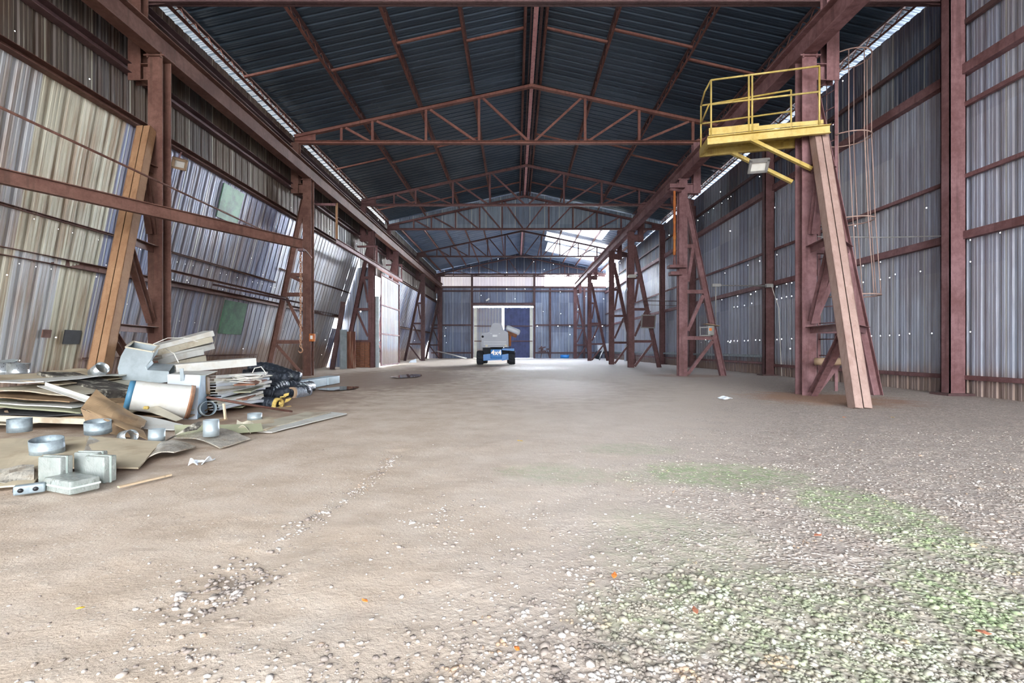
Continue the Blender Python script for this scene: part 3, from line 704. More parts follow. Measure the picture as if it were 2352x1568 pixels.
# ---- crane runway towers
def tower(cx, Y, side, mat, label, leg=True, longleg=None, legmat=None, zt=7.0, lev=(1.34, 3.0, 4.63), post=True, upto=8.32, extra=None, foot=None):
    t = thing('crane_tower', label, 'crane support tower', (cx, Y, 0), 'crane runway support towers')
    mb = MB(); mb.bar((cx, Y, -.03), (cx, Y, zt-.03), Hs(.30, .26, .022, .014), X_); mb.build('column', mat, t)
    mb = MB(); mb.box((cx, Y, zt-.015), (.42, .34, .03)); 
    for dx in (-.14, .14): mb.tube([(cx+dx, Y-.15, zt-.06), (cx+dx, Y-.15, zt+.05)], .02, 6)
    mb.build('cap_plate', mat, t)
    lx = lambda z: cx+side*(.14+(6.3-z)/6.3*1.32)
    if leg:
        mb = MB(); mb.bar((lx(6.3), Y, 6.3), (lx(-.03), Y, -.03), Hs(.16, .2, .014, .012), Y_); mb.build('leg', legmat or mat, t)
        for z in lev:
            mb = MB(); mb.bar((cx+side*.15, Y, z), (lx(z)-side*.06, Y, z), Cs(.14, .13, .012), Y_); mb.build('strut', mat, t)
        for z1, z0 in ((lev[2], 3.35), (lev[1]-.08, 1.6), (lev[0]-.06, .04)):
            mb = MB(); mb.bar((lx(z1)-side*.1, Y, z1-.05), (cx+side*.19, Y, z0), Ls(.11, .11, .014), Y_); mb.build('brace', mat, t)
    if longleg:
        x1, y1 = longleg; top = V((cx+side*.12, Y-.2, 5.45)); bot = V((x1, y1, -.03)); d = bot-top
        A = X_
        mb = MB(); w = .135
        for sgn in (-1, 1):
            off = V((sgn*.075, 0, 0)); mb.bar(top+off, bot+off, [(-.065,.065,-.09,-.078),(-.065,.065,.078,.09)]+[((.053,.065,-.09,.09) if sgn > 0 else (-.065,-.053,-.09,.09))], A)
        for f in (.0, .33, .66, .97):
            c = top+d*f; mb.bar(c, c+d*.06, [(-.06,.06,-.088,-.072)] , A)
        mb.build('longitudinal_leg', legmat or ('tan_left' if side < 0 else 'tan_right'), t)
        pt = lambda z: top+d*((5.45-z)/5.48)
        for z in lev[:3]:
            q = pt(z); mb = MB(); mb.bar((cx+side*.02, Y-.14, z), (q.x, q.y+.06, z), [(-.1,.1,.05,.062),(-.006,.006,-.07,.05)], Z_.cross(V((q.x-cx, q.y-Y, 0)))); mb.build('strut', mat, t)
            if leg:
                mb = MB(); mb.bar((q.x, q.y+.05, z), (lx(z), Y-.1, z), [(-.08,.08,.05,.06),(-.006,.006,-.07,.05)], Z_.cross(V((lx(z)-q.x, Y-q.y, 0)))); mb.build('strut', mat, t)
        for z1, z0 in ((4.55, 3.3), (2.92, 1.5), (1.26, .02)):
            q = pt(z1); b = V((cx+side*.02, Y-.2, z0))
            mb = MB(); mb.bar(V((q.x, q.y+.08, z1)), b, Hs(.13, .13, .012, .01), X_); mb.build('brace', mat, t)
    if post:
        ux = cx+side*.5 if side > 0 else cx-.45
        mb = MB(); mb.bar((ux, Y, zt-.5), (ux, Y, upto), Hs(.26, .22, .018, .012), X_); mb.build('upper_post', mat, t)
        mb = MB(); mb.bar((cx+side*.15, Y, zt-.32), (ux-side*.11, Y, zt-.32), Hs(.2, .34, .014, .012), Y_); mb.build('bracket', mat, t)
    if extra: extra(t, mat)
    return t
RC, LC = 6.07, -7.42
tower(RC, 10.0, 1, 'steel_right', 'big steel tower on the right with dusty tan leg, carrying the yellow platform', longleg=(5.62, 7.8), legmat=None)
rt = ['slim rusty tower on the right with the orange jack rod, second from the camera', 'rusty tower on the right carrying a square lamp, third from the camera', 'rusty tower on the right just behind the one with the square lamp', 'rusty tower on the right under the bright opening, fifth from the camera', 'faint farthest tower on the right, by the far end wall']
for Y, lab in zip([17.2, 24.8, 29.8, 38.6, 47.8], rt): tower(RC-.07, Y, 1, 'steel_right' if Y < 20 else 'steel_far', lab, upto=8.32 if Y < 45 else 8.3)
tower(LC, 10.0, -1, 'steel_left', 'big rusty tower on the left with tan leg, behind the scrap pile', leg=False, longleg=(-6.98, 7.9))
lt = ['rusty tower on the left with hanging chain and control box, second from the camera', 'rusty tower on the left hidden behind the sliding door track', 'rusty tower on the left just past the sliding door', 'dark tower on the left standing free in front of the pale leaning wall', 'dark farthest tower in the left far corner']
for Y, lab in zip([17.2, 24.8, 29.8, 38.6, 47.8], lt):
    tower(LC, Y, -1, 'steel_left' if Y < 20 else 'steel_dark' if Y > 35 else 'steel_far', lab, lev=(1.2, 2.9, 3.6) if Y < 20 else (1.34, 3.0, 4.63))
# fix: front corner posts of the left rail stand against the wall
# ---- crane rail beams
for x, lab, mat in ((LC, 'long rusty crane rail beam along the left wall', 'steel_left'), (RC-.02, 'long rusty crane rail beam on the right towers', 'steel_right')):
    t = thing('crane_rail_beam', lab, 'crane rail beam', (x, 25, 7.0))
    mb = MB(); mb.bar((x, Y0-.2, 7.26), (x, 48.6, 7.26), Hs(.28, .48, .025, .014), X_); mb.build('beam', mat, t)
    mb = MB(); mb.bar((x, Y0-.2, 7.54), (x, 48.6, 7.54), Bs(.06, .07), X_); mb.build('rail', 'steel_dark', t)
# ---- wall pillars on the right
pl = ['wide rust red wall pillar at the right edge of the photo', 'rust red wall pillar between the yellow lamp and the right tower', 'rust red wall pillar right behind the slim tower with the orange rod', 'rust red wall pillar behind the square lamp tower', 'dark wall pillar on the right under the bright opening']
for Y, lab in zip(TY, pl):
    t = thing('wall_pillar', lab, 'pillar', (9.15, Y, 0), 'rust red pillars along the right wall')
    mb = MB(); mb.bar((9.15, Y, 0), (9.15, Y, 8.32), [(-.17,.17,-.11,-.09),(-.17,.17,.09,.11),(-.17,-.15,-.11,.11),(.15,.17,-.11,.11)], X_); mb.build('shaft', 'steel_right' if Y < 12 else 'steel_far', t)
    mb = MB(); mb.box((9.12, Y, .01), (.55, .45, .05)); mb.build('base_plate', 'steel_dark', t)
t = thing('wall_pillar', 'rust red corner pillar at the far left end of the shed', 'pillar', (-7.75, YE-.3, 0))
mb = MB(); mb.bar((-7.75, YE-.3, -.02), (-7.75, YE-.3, 8.3), Hs(.3, .2), X_); mb.build('shaft', 'steel_right', t)

# ---- level jib beam with chain, rods
a, b = V((-8.35, 5.1, 3.44)), V((-5.06, 11.4, 3.44))
t = thing('jib_beam', 'heavy rusty I-beam crossing in front of the left wall', 'beam', a)
mb = MB(); mb.bar(a, b, Hs(.11, .22, .014, .01), X_); mb.build('beam', 'steel_left', t)
mb = MB(); mb.box(b+V((-.02, -.02, -.14)), (.12, .12, .06)); mb.tube([b+V((-.02,-.02,-.17)), b+V((-.02,-.02,-.25))], .02, 8); mb.build('trolley', 'steel_dark', t)
mb = MB(); c0 = b+V((-.03, -.03, -.25)); z = c0.z; k = 0
while z > 1.0:
    ax = X_ if k % 2 else Y_; pts = []
    for j in range(9):
        an = 2*math.pi*j/8; pts.append(V((c0.x, c0.y, z))+ax*(.022*math.sin(an))+Z_*(.04*math.cos(an)))
    mb.tube(pts, .009, 5, cap=False); z -= .062; k += 1
mb.tube([V((c0.x, c0.y, z+.02))+V((.05*math.sin(q), 0, -.06+.06*math.cos(q))) for q in [i*.5 for i in range(10)]], .014, 6)
one(mb, 'hanging_chain', 'rim_rust', 'long rusty chain hanging from the end of the I-beam', 'chain')
mb = MB(); mb.tube([(-6.80, 4.5, 4.14), (-6.80, 10, 4.14), (-6.82, 15.6, 4.16), (-7.26, 17.1, 4.2)], .02, 8); one(mb, 'tie_rod', 'steel_left', 'thin rusty rod crossing the left wall above the I-beam', 'rod')

# ---- orange jack rod on tower two
t = thing('screw_jack', 'orange rusted vertical jack rod fixed beside the slim right tower', 'jack', (5.65, 17.0, 3.8))
zz = []
mb = MB(); mb.tube([(5.66, 17.0, 4.28+.1*k) for k in range(25)], .05, 10, rf=lambda f, i: .055 if i % 6 in (0, 1) else .045); mb.build('rod', 'orange_rust', t)
mb = MB(); mb.box((5.72, 17.0, 6.7), (.55, .3, .14)); mb.tube([(5.5, 17.0, 6.62), (5.9, 17.0, 6.55)], .06, 8); mb.build('top_bracket', 'steel_right', t)
mb = MB(); mb.box((5.75, 17.0, 3.86), (.62, .34, .1)); mb.box((5.7, 17.0, 3.62), (.42, .3, .12)); mb.tube([(5.66, 17.0, 3.9), (5.66, 17.0, 4.28)], .03, 8, rf=lambda f, i: .07 if i == 0 else .03); mb.build('bottom_bracket', 'steel_right', t)

# ---- yellow platform
A_, B_, C_, D_ = V((4.06, 10.03, 5.4)), V((6.12, 9.5, 5.4)), V((6.0, 10.15, 5.4)), V((4.13, 10.64, 5.4))
pf = thing('service_platform', 'yellow railed service platform high on the right tower', 'platform', (5.1, 10.0, 5.3))
mb = MB(); mb.poly([A_, B_, C_, D_], .02, Z_); mb.build('deck', 'yellow_paint', pf)
for p, q in ((A_, B_), (D_, C_)):
    mb = MB(); dr = (q-p).normalized(); mb.bar(p-Z_*.10-dr*.03, q-Z_*.10+dr*.12, Cs(.07, .17, .01), dr.cross(Z_)); mb.build('side_beam', 'yellow_paint', pf)
mb = MB(); mb.bar(A_-Z_*.1, D_-Z_*.1, Cs(.06, .16, .01), X_); mb.build('end_beam', 'yellow_paint', pf)
mb = MB(); mb.warp([A_+Z_*.02, A_+(B_-A_)*.45+Z_*.02, A_+(B_-A_)*.45+Z_*.16, A_+Z_*.17], 10, 2, .006, .02, 3); mb.warp([A_+(B_-A_)*.45+Z_*.02, B_+Z_*.02, B_+Z_*.10, A_+(B_-A_)*.45+Z_*.11], 10, 2, .006, .02, 5); mb.build('toe_board', 'yellow_paint', pf)
def rail(pts, r=.02): 
    mb = MB(); mb.tube(pts, r, 8); mb.build('railing_rail', 'yellow_paint', pf)
def postr(p, h=1.17, r=.02): mb = MB(); mb.tube([p, p+Z_*h], r, 8); mb.build('railing_post', 'yellow_paint', pf)
mid = A_+(B_-A_)*.36
for p in (A_+(B_-A_)*.02, mid, mid+(B_-A_)*.03, A_+(B_-A_)*.965): postr(p)
postr(D_, .95); postr(D_+(C_-D_)*.93, 1.05)
rail([A_+Z_*1.17+(B_-A_)*.02, A_+(B_-A_)*.965+Z_*1.17]); rail([A_+Z_*.66, A_+(B_-A_)*.965+Z_*.66])
rail([A_+Z_*1.17+(B_-A_)*.02, (A_+D_)/2+Z_*1.10, D_+Z_*.95]); rail([A_+Z_*.66, D_+Z_*.55])
rail([D_+Z_*.95, D_+(C_-D_)*.93+Z_*1.05]); rail([D_+Z_*.55, D_+(C_-D_)*.93+Z_*.6])
for s, e in ((A_+(B_-A_)*.38-Z_*.16, V((6.02, 9.72, 4.60))), (D_+(C_-D_)*.33-Z_*.16, V((5.9, 10.2, 4.5)))):
    mb = MB(); mb.bar(s, e, Ls(.07, .07, .01), Y_); mb.build('knee_brace', 'yellow_paint', pf)
# flood lamp under the platform
def floodlamp(name, c, size, tilt, yaw, label, cat, bracket_top=None, lens='lamp_white', body='lamp_grey', back=.16):
    t = thing(name, label, cat, c)
    Rm = Matrix.Rotation(yaw, 3, 'Z')@Matrix.Rotation(tilt, 3, 'X')
    w, h = size; c = V(c)
    fr = lambda x, y, z: c+Rm@V((x, y, z))
    vs = []
    for (ww, hh, y) in ((w, h, -.02), (w, h, .03), (w*.5, h*.5, back)):
        vs += [fr(-ww/2, y, -hh/2), fr(ww/2, y, -hh/2), fr(ww/2, y, hh/2), fr(-ww/2, y, hh/2)]
    fs = [(4,5,1,0),(5,6,2,1),(6,7,3,2),(7,4,0,3),(8,9,5,4),(9,10,6,5),(10,11,7,6),(11,8,4,7),(11,10,9,8)]
    mb = MB(); mb.add(vs, fs); 
    for (x0,x1,z0,z1) in ((-w/2,w/2,h/2-.05,h/2),(-w/2,w/2,-h/2,-h/2+.05),(-w/2,-w/2+.05,-h/2,h/2),(w/2-.05,w/2,-h/2,h/2)):
        mb.box(fr((x0+x1)/2, -.025, (z0+z1)/2), (x1-x0, .02, z1-z0), Rm)
    mb.build('housing', body, t)
    mb = MB(); mb.box(fr(0, .005, 0), (w-.08, .012, h-.08), Rm); mb.build('lens', lens, t)
    if bracket_top is not None:
        mb = MB(); mb.tube([fr(0, back*.8, h*.2), V(bracket_top)], .018, 8); mb.build('arm', 'steel_right', t)
    return t
floodlamp('flood_lamp', P(1742, 381, 9.95), (.38, .30), math.radians(52), math.radians(-14), 'glossy flood lamp hanging under the yellow platform', 'lamp', (5.3, 10.15, 4.95), 'lamp_white', 'lamp_grey')
floodlamp('flood_lamp', P(1489, 738, 24.2), (.78, .68), math.radians(8), math.radians(12), 'big square floodlight low on the third right tower', 'lamp', (7.0, 24.7, 2.9), 'lamp_dark', 'lamp_grey', .25)
floodlamp('flood_lamp', P(412, 376, 11.4), (.30, .26), math.radians(35), math.radians(50), 'small tipped lamp hanging on the upper left wall', 'lamp', (-8.0, 11.5, 5.7), 'lamp_white', 'pipe_dusty')
floodlamp('flood_lamp', P(1452, 634, 24.4), (.42, .16), math.radians(60), 0, 'pale lamp fixed partway up the third right tower', 'lamp', (6.0, 24.8, 4.7), 'lamp_white', 'lamp_white', .08)
for px_, lab in ((1121, 'left small white lamp on the pale band of the far wall'), (1217, 'right small white lamp on the pale band of the far wall')):
    floodlamp('flood_lamp', P(px_, 634, 49.1), (.5, .2), math.radians(45), 0, lab, 'lamp', (P(px_, 634, 49.0).x, 49.2, 8.6), 'lamp_white', 'lamp_white', .1)
mb = MB(); c = P(1120, 688, 49.0); Rm = Matrix.Rotation(math.radians(-35), 3, 'Y'); mb.bevbox(c, (.42, .16, .16), .05, Rm); one(mb, 'wall_lamp', 'lamp_white', 'slanted white tube lamp on the wall above the far doors', 'lamp')

# ---- ladder with cage
lad = thing('caged_ladder', 'rusty caged ladder behind the big right tower', 'ladder', (6.8, 10.4, .1))
ra, rb = V((6.74, 10.62, 0)), V((6.84, 10.2, 0))
for p, z0, z1 in ((ra, .25, 7.1), (rb, .05, 7.32)):
    mb = MB(); mb.bar(p+Z_*z0, p+Z_*z1, Bs(.065, .016), X_); mb.build('side_rail', 'steel_right', lad)
for k in range(20):
    z = .45+k*.355
    mb = MB(); mb.tube([ra+Z_*z, rb+Z_*z], .011, 6); mb.build('rung', 'steel_right', lad)
for z, r, dx in ((7.22, .44, 0), (5.5, .44, 0), (3.72, .43, .08), (2.1, .44, .2)):
    cc = V((7.2+dx, 10.38, z)); pts = []
    for j in range(25):
        an = math.radians(-152+304*j/24); pts.append(cc+V((r*math.cos(an), r*math.sin(an)*.95, 0)))
    pts = [rb+Z_*z]+pts+[ra+Z_*z]
    mb = MB(); mb.tube(pts, .014, 6); mb.build('cage_hoop', 'tan_right', lad)
for j in range(7):
    an = math.radians(-120+40*j)
    q = lambda z, dx: V((7.2+dx+.43*math.cos(an), 10.38+.41*math.sin(an), z))
    mb = MB(); mb.tube([q(7.22, 0), q(5.5, 0), q(3.72, .08), q(2.1, .2)], .010, 6); mb.build('cage_bar', 'tan_right', lad)
# pipe stub through the big right tower
mb = MB(); zc = .70; mb.tube([(5.98, 9.55, zc), (6.03, 9.5, zc), (6.3, 9.5, zc), (6.75, 9.55, zc)], .075, 12); one(mb, 'pipe_stub', 'pipe_dusty', 'short dusty pipe stub sticking through the foot of the right tower', 'pipe')

# ---- conduit and electrics by tower two
t = thing('electrical_switch_box', 'grey electrical switch box on the leg of the slim right tower', 'switch box', P(1632, 758, 17.0))
c = P(1632, 759, 16.95); mb = MB(); mb.bevbox(c, (.22, .14, .34), .02); mb.build('enclosure', 'lamp_grey', t)
mb = MB(); mb.box(c+V((-.03, -.075, .04)), (.09, .012, .09)); mb.build('red_label', 'leaf_orange', t)
mb = MB(); mb.box(c+V((.03, 0, .2)), (.5, .3, .02), Matrix.Rotation(.15, 3, 'Y')); mb.build('hood', 'pipe_dusty', t)
f = MB(); c2 = P(1618, 760, 16.95)
for z in (-.16, .13): f.bar(c2+V((-.18, 0, z)), c2+V((.22, 0, z)), Bs(.03, .03), Y_)
f.bar(c2+V((-.15, 0, -.18)), c2+V((-.15, 0, .15)), Bs(.03, .03), Y_); f.build('bracket_frame', 'lamp_grey', t)
mb = MB(); z = 3.2; mb.tube([(7.1, 16.95, 1.85), (7.1, 16.95, z-.05), (7.15, 16.95, z), (9.0, 17.1, z)], .022, 8); mb.box((7.12, 16.95, z), (.3, .1, .1)); mb.box((9.05, 17.05, z), (.25, .1, .12)); one(mb, 'conduit', 'lamp_grey', 'grey conduit running from the switch box across to the wall pillar', 'conduit')
mb = MB(); mb.tube([(9.1, 17.0, z), (9.36, 17.0, 2.4), (9.35, 16.9, 1.2), (9.36, 16.8, .0)], .012, 6); one(mb, 'drop_cable', 'wire', 'thin pale cable dropping down the wall beside the pillar', 'cable')
mb = MB(); z = 3.42; mb.tube([(6.6, 24.6, z), (9.0, 24.9, z)], .02, 8); mb.tube([(6.6, 24.6, z-.2), (9.0, 24.9, z-.24)], .012, 8); one(mb, 'conduit', 'steel_dark', 'pair of thin conduits crossing behind the square lamp tower', 'conduit')
mb = MB(); mb.tube([(6.3, 10.1, 3.32), (7.8, 10.1, 3.3), (9.0, 10.1, 3.33)], .01, 6); one(mb, 'wire_cable', 'lamp_grey', 'thin taut wire from the ladder to the right edge pillar', 'wire')

# ---- things on the left wall
def onwall(px, py, w, h, mat, name, lab, cat, Yg, th=.02, z=None):
    # rectangle fixed on the leaning left wall
    zc = z; Y = Yg
    p = [V((xleft(Y+s*w/2, zc+q*h/2)+.04, Y+s*w/2, zc+q*h/2)) for s, q in ((-1,-1),(1,-1),(1,1),(-1,1))]
    mb = MB(); mb.poly(p, th); return one(mb, name, mat, lab, cat)
def solve(px, py):
    Y = 10.0
    for _ in range(30):
        z = H+(VY-py)*Y/F; X = xleft(min(max(Y, 3), 49), z); Y = X*F/(px-VX)
    return Y, H+(VY-py)*Y/F
for (x0, y0, x1, y1, mat, name, lab, cat) in (
    (142, 758, 180, 790, 'black_patch', 'wall_patch', 'square black patch plate on the left wall above the scrap', 'plate'),
    (92, 757, 112, 775, 'steel_left', 'wall_patch', 'small rusty square plate on the wall left of the black plate', 'plate'),
    (500, 428, 553, 512, 'green_wall', 'wall_sheet', 'green painted sheet high on the leaning left wall', 'sheet'),
    (507, 692, 560, 768, 'green_wall', 'wall_sheet', 'green painted sheet low on the leaning left wall', 'sheet'),
    (1165//1, 700, 1165, 700, None, '', '', '')):
    if mat is None: continue
    Yc, zc = solve((x0+x1)/2, (y0+y1)/2); Ya, _ = solve(x0, (y0+y1)/2); Yb, _ = solve(x1, (y0+y1)/2)
    _, za = solve((x0+x1)/2, y0); _, zb = solve((x0+x1)/2, y1)
    onwall(0, 0, Yb-Ya, za-zb, mat, name, lab, cat, Yc, z=zc)
t_, z_ = solve(490, 680)
mb = MB(); mb.bar((-8.35, 11.5, 2.85), (-8.1, 17.0, 2.75), Ls(.08, .05, .008), X_); one(mb, 'metal_strip', 'steel_left', 'long rusty strip laid along the left wall rail', 'strip', 'rusty strips on the left wall rail')
mb = MB(); mb.bar((-8.3, 13.2, 2.72), (-7.8, 18.6, 2.62), Ls(.08, .05, .008), X_); one(mb, 'metal_strip', 'steel_dark', 'shorter rusty strip jutting out from the left wall rail', 'strip', 'rusty strips on the left wall rail')
t = thing('control_box', 'tan control box with a pale button on the second left tower', 'control box', (-7.19, 17, 1.3))
c = V((-7.19, 16.98, 1.35)); mb = MB(); mb.bevbox(c, (.19, .12, .28), .02); mb.build('case', 'orange_rust', t)
mb = MB(); mb.box(c+V((0, -.07, .01)), (.08, .02, .12)); mb.build('button_plate', 'lamp_white', t)
# rusted sheets and pallet stack by the side door
def psheet(px, Y, name, mat, lab, cat, z0=0.0, th=.03, dy=0.0):
    x0, y0, x1, y1 = px; a, b = P(x0, y1, Y), P(x1, y1, Y+dy); c, d = P(x1, y0, Y+dy), P(x0, y0, Y)
    a.z = b.z = z0
    mb = MB(); n = 8
    for i in range(n):
        u0, u1 = i/n, (i+1)/n; off = Y_*(.03 if i % 2 else 0)
        mb.poly([a+(b-a)*u0+off, a+(b-a)*u1+off, d+(c-d)*u1+off, d+(c-d)*u0+off], th)
    return one(mb, name, mat, lab, cat)
psheet((792, 761, 816, 848), 23.2, 'corrugated_sheet', 'rusty_sheet', 'brown rusted sheet standing at the torn end of the leaning wall', 'sheet')
psheet((781, 757, 796, 850), 22.6, 'corrugated_sheet', 'galvanised', 'grey sheet standing beside the brown rusted sheet', 'sheet', dy=.3)
mb = MB()
for k in range(14):
    for j in range(3):
        c = P(817+5.5+j*11, 846-3-k*4.1, 24.6); mb.box((c.x, 24.6, .05+k*.092), (.235, .2, .082))
one(mb, 'brick_stack', 'brick_rust', 'low stack of rusty brown bricks left of the sliding door', 'brick stack')
mb = MB(); mb.bar((-8.75, 22.9, -.02), (-8.2, 22.9, 3.2), Hs(.2, .16), X_); one(mb, 'wall_post', 'steel_dark', 'short dark steel post at the torn end of the leaning wall', 'post')
mb = MB(); mb.tube([(-7.3, 16.0, .95), (-7.3, 17.0, .94)], .03, 8); 

# ---- puddles
def puddle(c, rx, ry, seed, lab):
    n = 40; mb = MB(); vs = [V((c[0], c[1], 0.020))]
    for k in range(n):
        a = 2*math.pi*k/n; q = 1+.35*mnoise.noise(V((math.cos(a)*1.4, math.sin(a)*1.4, seed)))
        vs.append(V((c[0]+rx*q*math.cos(a), c[1]+ry*q*math.sin(a), .014)))
    mb.add(vs, [(0, 1+k, 1+(k+1)%n) for k in range(n)], True)
    return one(mb, 'puddle', 'water', lab, 'puddle')
puddle((-4.15, 11.4), .42, .6, 1, 'small shiny puddle beside the pale beam blocks')
puddle((-3.75, 16.6), .5, 1.1, 5, 'narrow puddle on the dark dirt before the sliding door')

# ---- clutter at the far end
mb = MB(); c = P(1297, 819, 48.3); mb.ring((c.x, 48.3, .18), Z_, .45, .34, .02, 24); one(mb, 'plastic_tub', 'lift_blue', 'low blue tub on the ground by the far end wall', 'tub')
t = thing('small_generator', 'grey machine in the far right corner', 'machine', (8.2, 44.5, 0))
mb = MB(); mb.bevbox((8.2, 44.5, 1.1), (1.1, .8, .7), .08); mb.build('housing', 'lift_light', t)
mb = MB(); mb.box((8.2, 44.5, .65), (1.3, .9, .14)); 
for dx in (-.5, .5): mb.tube([(8.2+dx, 44.1, .3), (8.2+dx, 44.9, .3)], .3, 14)
mb.build('trailer', 'rubber', t)
mb = MB(); mb.tube([(6.7, 38.0, .1), (7.2, 40, .5), (8.0, 43, 1.0)], .06, 8); one(mb, 'hose', 'lamp_grey', 'pale hose slanting up to the grey machine in the far corner', 'hose')
mb = MB(); c = V((1.9+1.0, 48.6, 0))
for k in range(7): 
    a = c+V((R.uniform(-.6, .3), R.uniform(-.2, .2), R.uniform(.5, 1.0))); mb.bar(a, a+V((R.uniform(.2, .9), 0, R.uniform(-.1, .6))), Bs(.05, .12), Y_)
mb.bar(c+V((-.3, 0, 0)), c+V((-.1, 0, .9)), Bs(.06, .06)); mb.bar(c+V((.6, 0, 0)), c+V((.3, 0, 1.0)), Bs(.06, .06))
one(mb, 'scrap_bracket', 'steel_dark', 'tangled dark scrap metal leaning by the far wall, right of the doors', 'scrap')
mb = MB(); mb.tube([(8.75, 38, -.02), (8.75, 38, 5.4), (8.85, 38, 5.7), (9.2, 38, 5.8)], .09, 10); one(mb, 'downpipe', 'lift_light', 'pale vertical pipe bending into the right wall near the far end', 'pipe')
mb = MB(); mb.tube([(-7.2, 44, .75), (-4.7, 46.5, .05)], .06, 8); one(mb, 'loose_pipe', 'lamp_grey', 'long pale pipe lying slanted in the far left corner', 'pipe')
mb = MB(); c = P(945, 832, 33); mb.warp([(c.x-.2, 33, .01), (c.x+.35, 33, .02), (c.x+.25, 33.3, .3), (c.x-.1, 33.2, .12)], 4, 4, .01, .08, 5); one(mb, 'plastic_scrap', 'plastic_film', 'white scrap on the ground before the free standing left tower', 'scrap')
# ================================================================== boom lift (seen from behind)
LY = 28.7; LS = F/LY
def Lp(px, py, dy=0.0): return V(((px-VX)/LS, LY+dy, H+(VY-py)/LS))
lift = thing('boom_lift', 'blue and grey four wheel boom lift parked near the far doors', 'boom lift', (-1.15, LY+1.2, 0))
def wheel(x0, x1, y, r=.43, inner=False):
    cx = (x0+x1)/2; w = x1-x0; mb = MB(); n = 44
    prof = [(-.5, .62), (-.5, .86), (-.38, .97), (0, 1.0), (.38, .97), (.5, .86), (.5, .62), (.3, .5), (-.3, .5)]
    vs = []; fs = []; m = len(prof)
    for k in range(n):
        a = 2*math.pi*k/n; t_ = 1.0 if (k//2) % 2 else .94
        for (q, rr) in prof:
            r2 = r*rr*(t_ if rr > .9 else 1); vs.append(V((cx+q*w, y+r2*math.cos(a+q*.35), r+r2*math.sin(a+q*.35)+.0)))
    for k in range(n):
        for j in range(m): fs.append((k*m+j, ((k+1) % n)*m+j, ((k+1) % n)*m+(j+1) % m, k*m+(j+1) % m))
    mb.add(vs, fs); o = mb.build('wheel', 'rubber', lift)
    mb = MB(); mb.tube([(cx-w*.3, y, r), (cx+w*.3, y, r)], r*.52, 20); mb.build('hub', 'lift_light', o)
wl = Lp(1095, 0).x; 
wheel(wl, wl+.40, LY+.1); wheel(Lp(1168, 0).x, Lp(1168, 0).x+.40, LY+.1)
wheel(wl+.12, wl+.52, LY+2.4); wheel(Lp(1168, 0).x-.12, Lp(1168, 0).x+.28, LY+2.4)
mb = MB(); a, b = Lp(1127, 823), Lp(1153, 802); mb.bevbox(((a.x+b.x)/2, LY+1.25, (a.z+b.z)/2), (b.x-a.x, 2.6, b.z-a.z), .03); mb.build('chassis', 'lift_blue', lift)
mb = MB()
for s, xa, xb in ((-1, 1110, 1127), (1, 1153, 1169)):
    p = [Lp(xa, 814), Lp(xb, 812), Lp(xb, 825), Lp(xa, 828)]
    for q in p: q.y = LY-.02
    mb.poly(p, .25, Y_)
mb.poly([Lp(1112, 823, .1), Lp(1168, 822, .1), Lp(1168, 826, .1), Lp(1112, 828, .1)], .2, Y_)
mb.poly([Lp(1153, 800, .3), Lp(1181, 800, .3), Lp(1181, 806, .3), Lp(1153, 804, .3)], .6, Y_)
mb.build('rear_axle', 'lift_blue', lift)
mb = MB(); mb.box(Lp(1140, 810, 1.0), (1.7, .9, .62)); mb.build('dark_filler', 'rubber', lift)  # dark box added to close the bright gap between chassis and axle
mb = MB(); mb.tube([((Lp(1140,0)).x, LY+1.2, 1.0), ((Lp(1140,0)).x, LY+1.2, 1.2)], .42, 24); mb.build('slewing_ring', 'rubber', lift)
# counterweight body with stepped outline
out = [(1106,797),(1106,768),(1108,765),(1120,764),(1125,761),(1127,756),(1129,746),(1133,743),(1149,742),(1153,745),(1155,752),(1158,758),(1163,761),(1167,763),(1168,797)]
pts = [Lp(a, b, .55) for a, b in out]
mb = MB(); mb.poly(pts, 1.3, Y_); body = mb.build('turntable_cover', 'lift_grey', lift)
mb = MB()
for z in (785, 790): 
    mb.box(Lp(1137, z, -.11), (1.35, .02, .03))
mb.build('vent_line', 'lift_light', body)
mb = MB(); mb.box(Lp(1137, 771, -.11), (.28, .02, .12)); mb.box(Lp(1128, 766, -.11), (.08, .02, .03)); mb.box(Lp(1147, 766, -.11), (.08, .02, .03)); mb.build('decal', 'lift_light', body)
mb = MB(); mb.tube([Lp(1109, 773, -.13), Lp(1109, 773, -.09)], .07, 14); mb.build('exhaust_port', 'rubber', body)
for px_ in (1118, 1162):
    mb = MB(); mb.box(Lp(px_, 794, -.12), (.15, .02, .1)); mb.build('marker_plate', 'cream_paint', body)
fc = bpy.data.curves.new('lettering', 'FONT'); fc.body = '4x4'; fc.size = .42; fc.extrude = .006; fc.align_x = 'CENTER'; fc.align_y = 'CENTER'; fc.offset = .008
fc.materials.append(MATS['lamp_white']); o = bpy.data.objects.new('lettering', fc); COL.objects.link(o); o.parent = lift
o.rotation_euler = (math.pi/2, 0, 0)
bpy.context.view_layer.update(); lm = bpy.data.meshes.new_from_object(o.evaluated_get(bpy.context.evaluated_depsgraph_get())); bpy.data.objects.remove(o)
o = bpy.data.objects.new('lettering', lm); COL.objects.link(o); o.parent = lift; o.rotation_euler = (math.pi/2, 0, 0); q = Lp(1140, 810); o.location = V((q.x, LY-.06, q.z))-V(lift['org'])
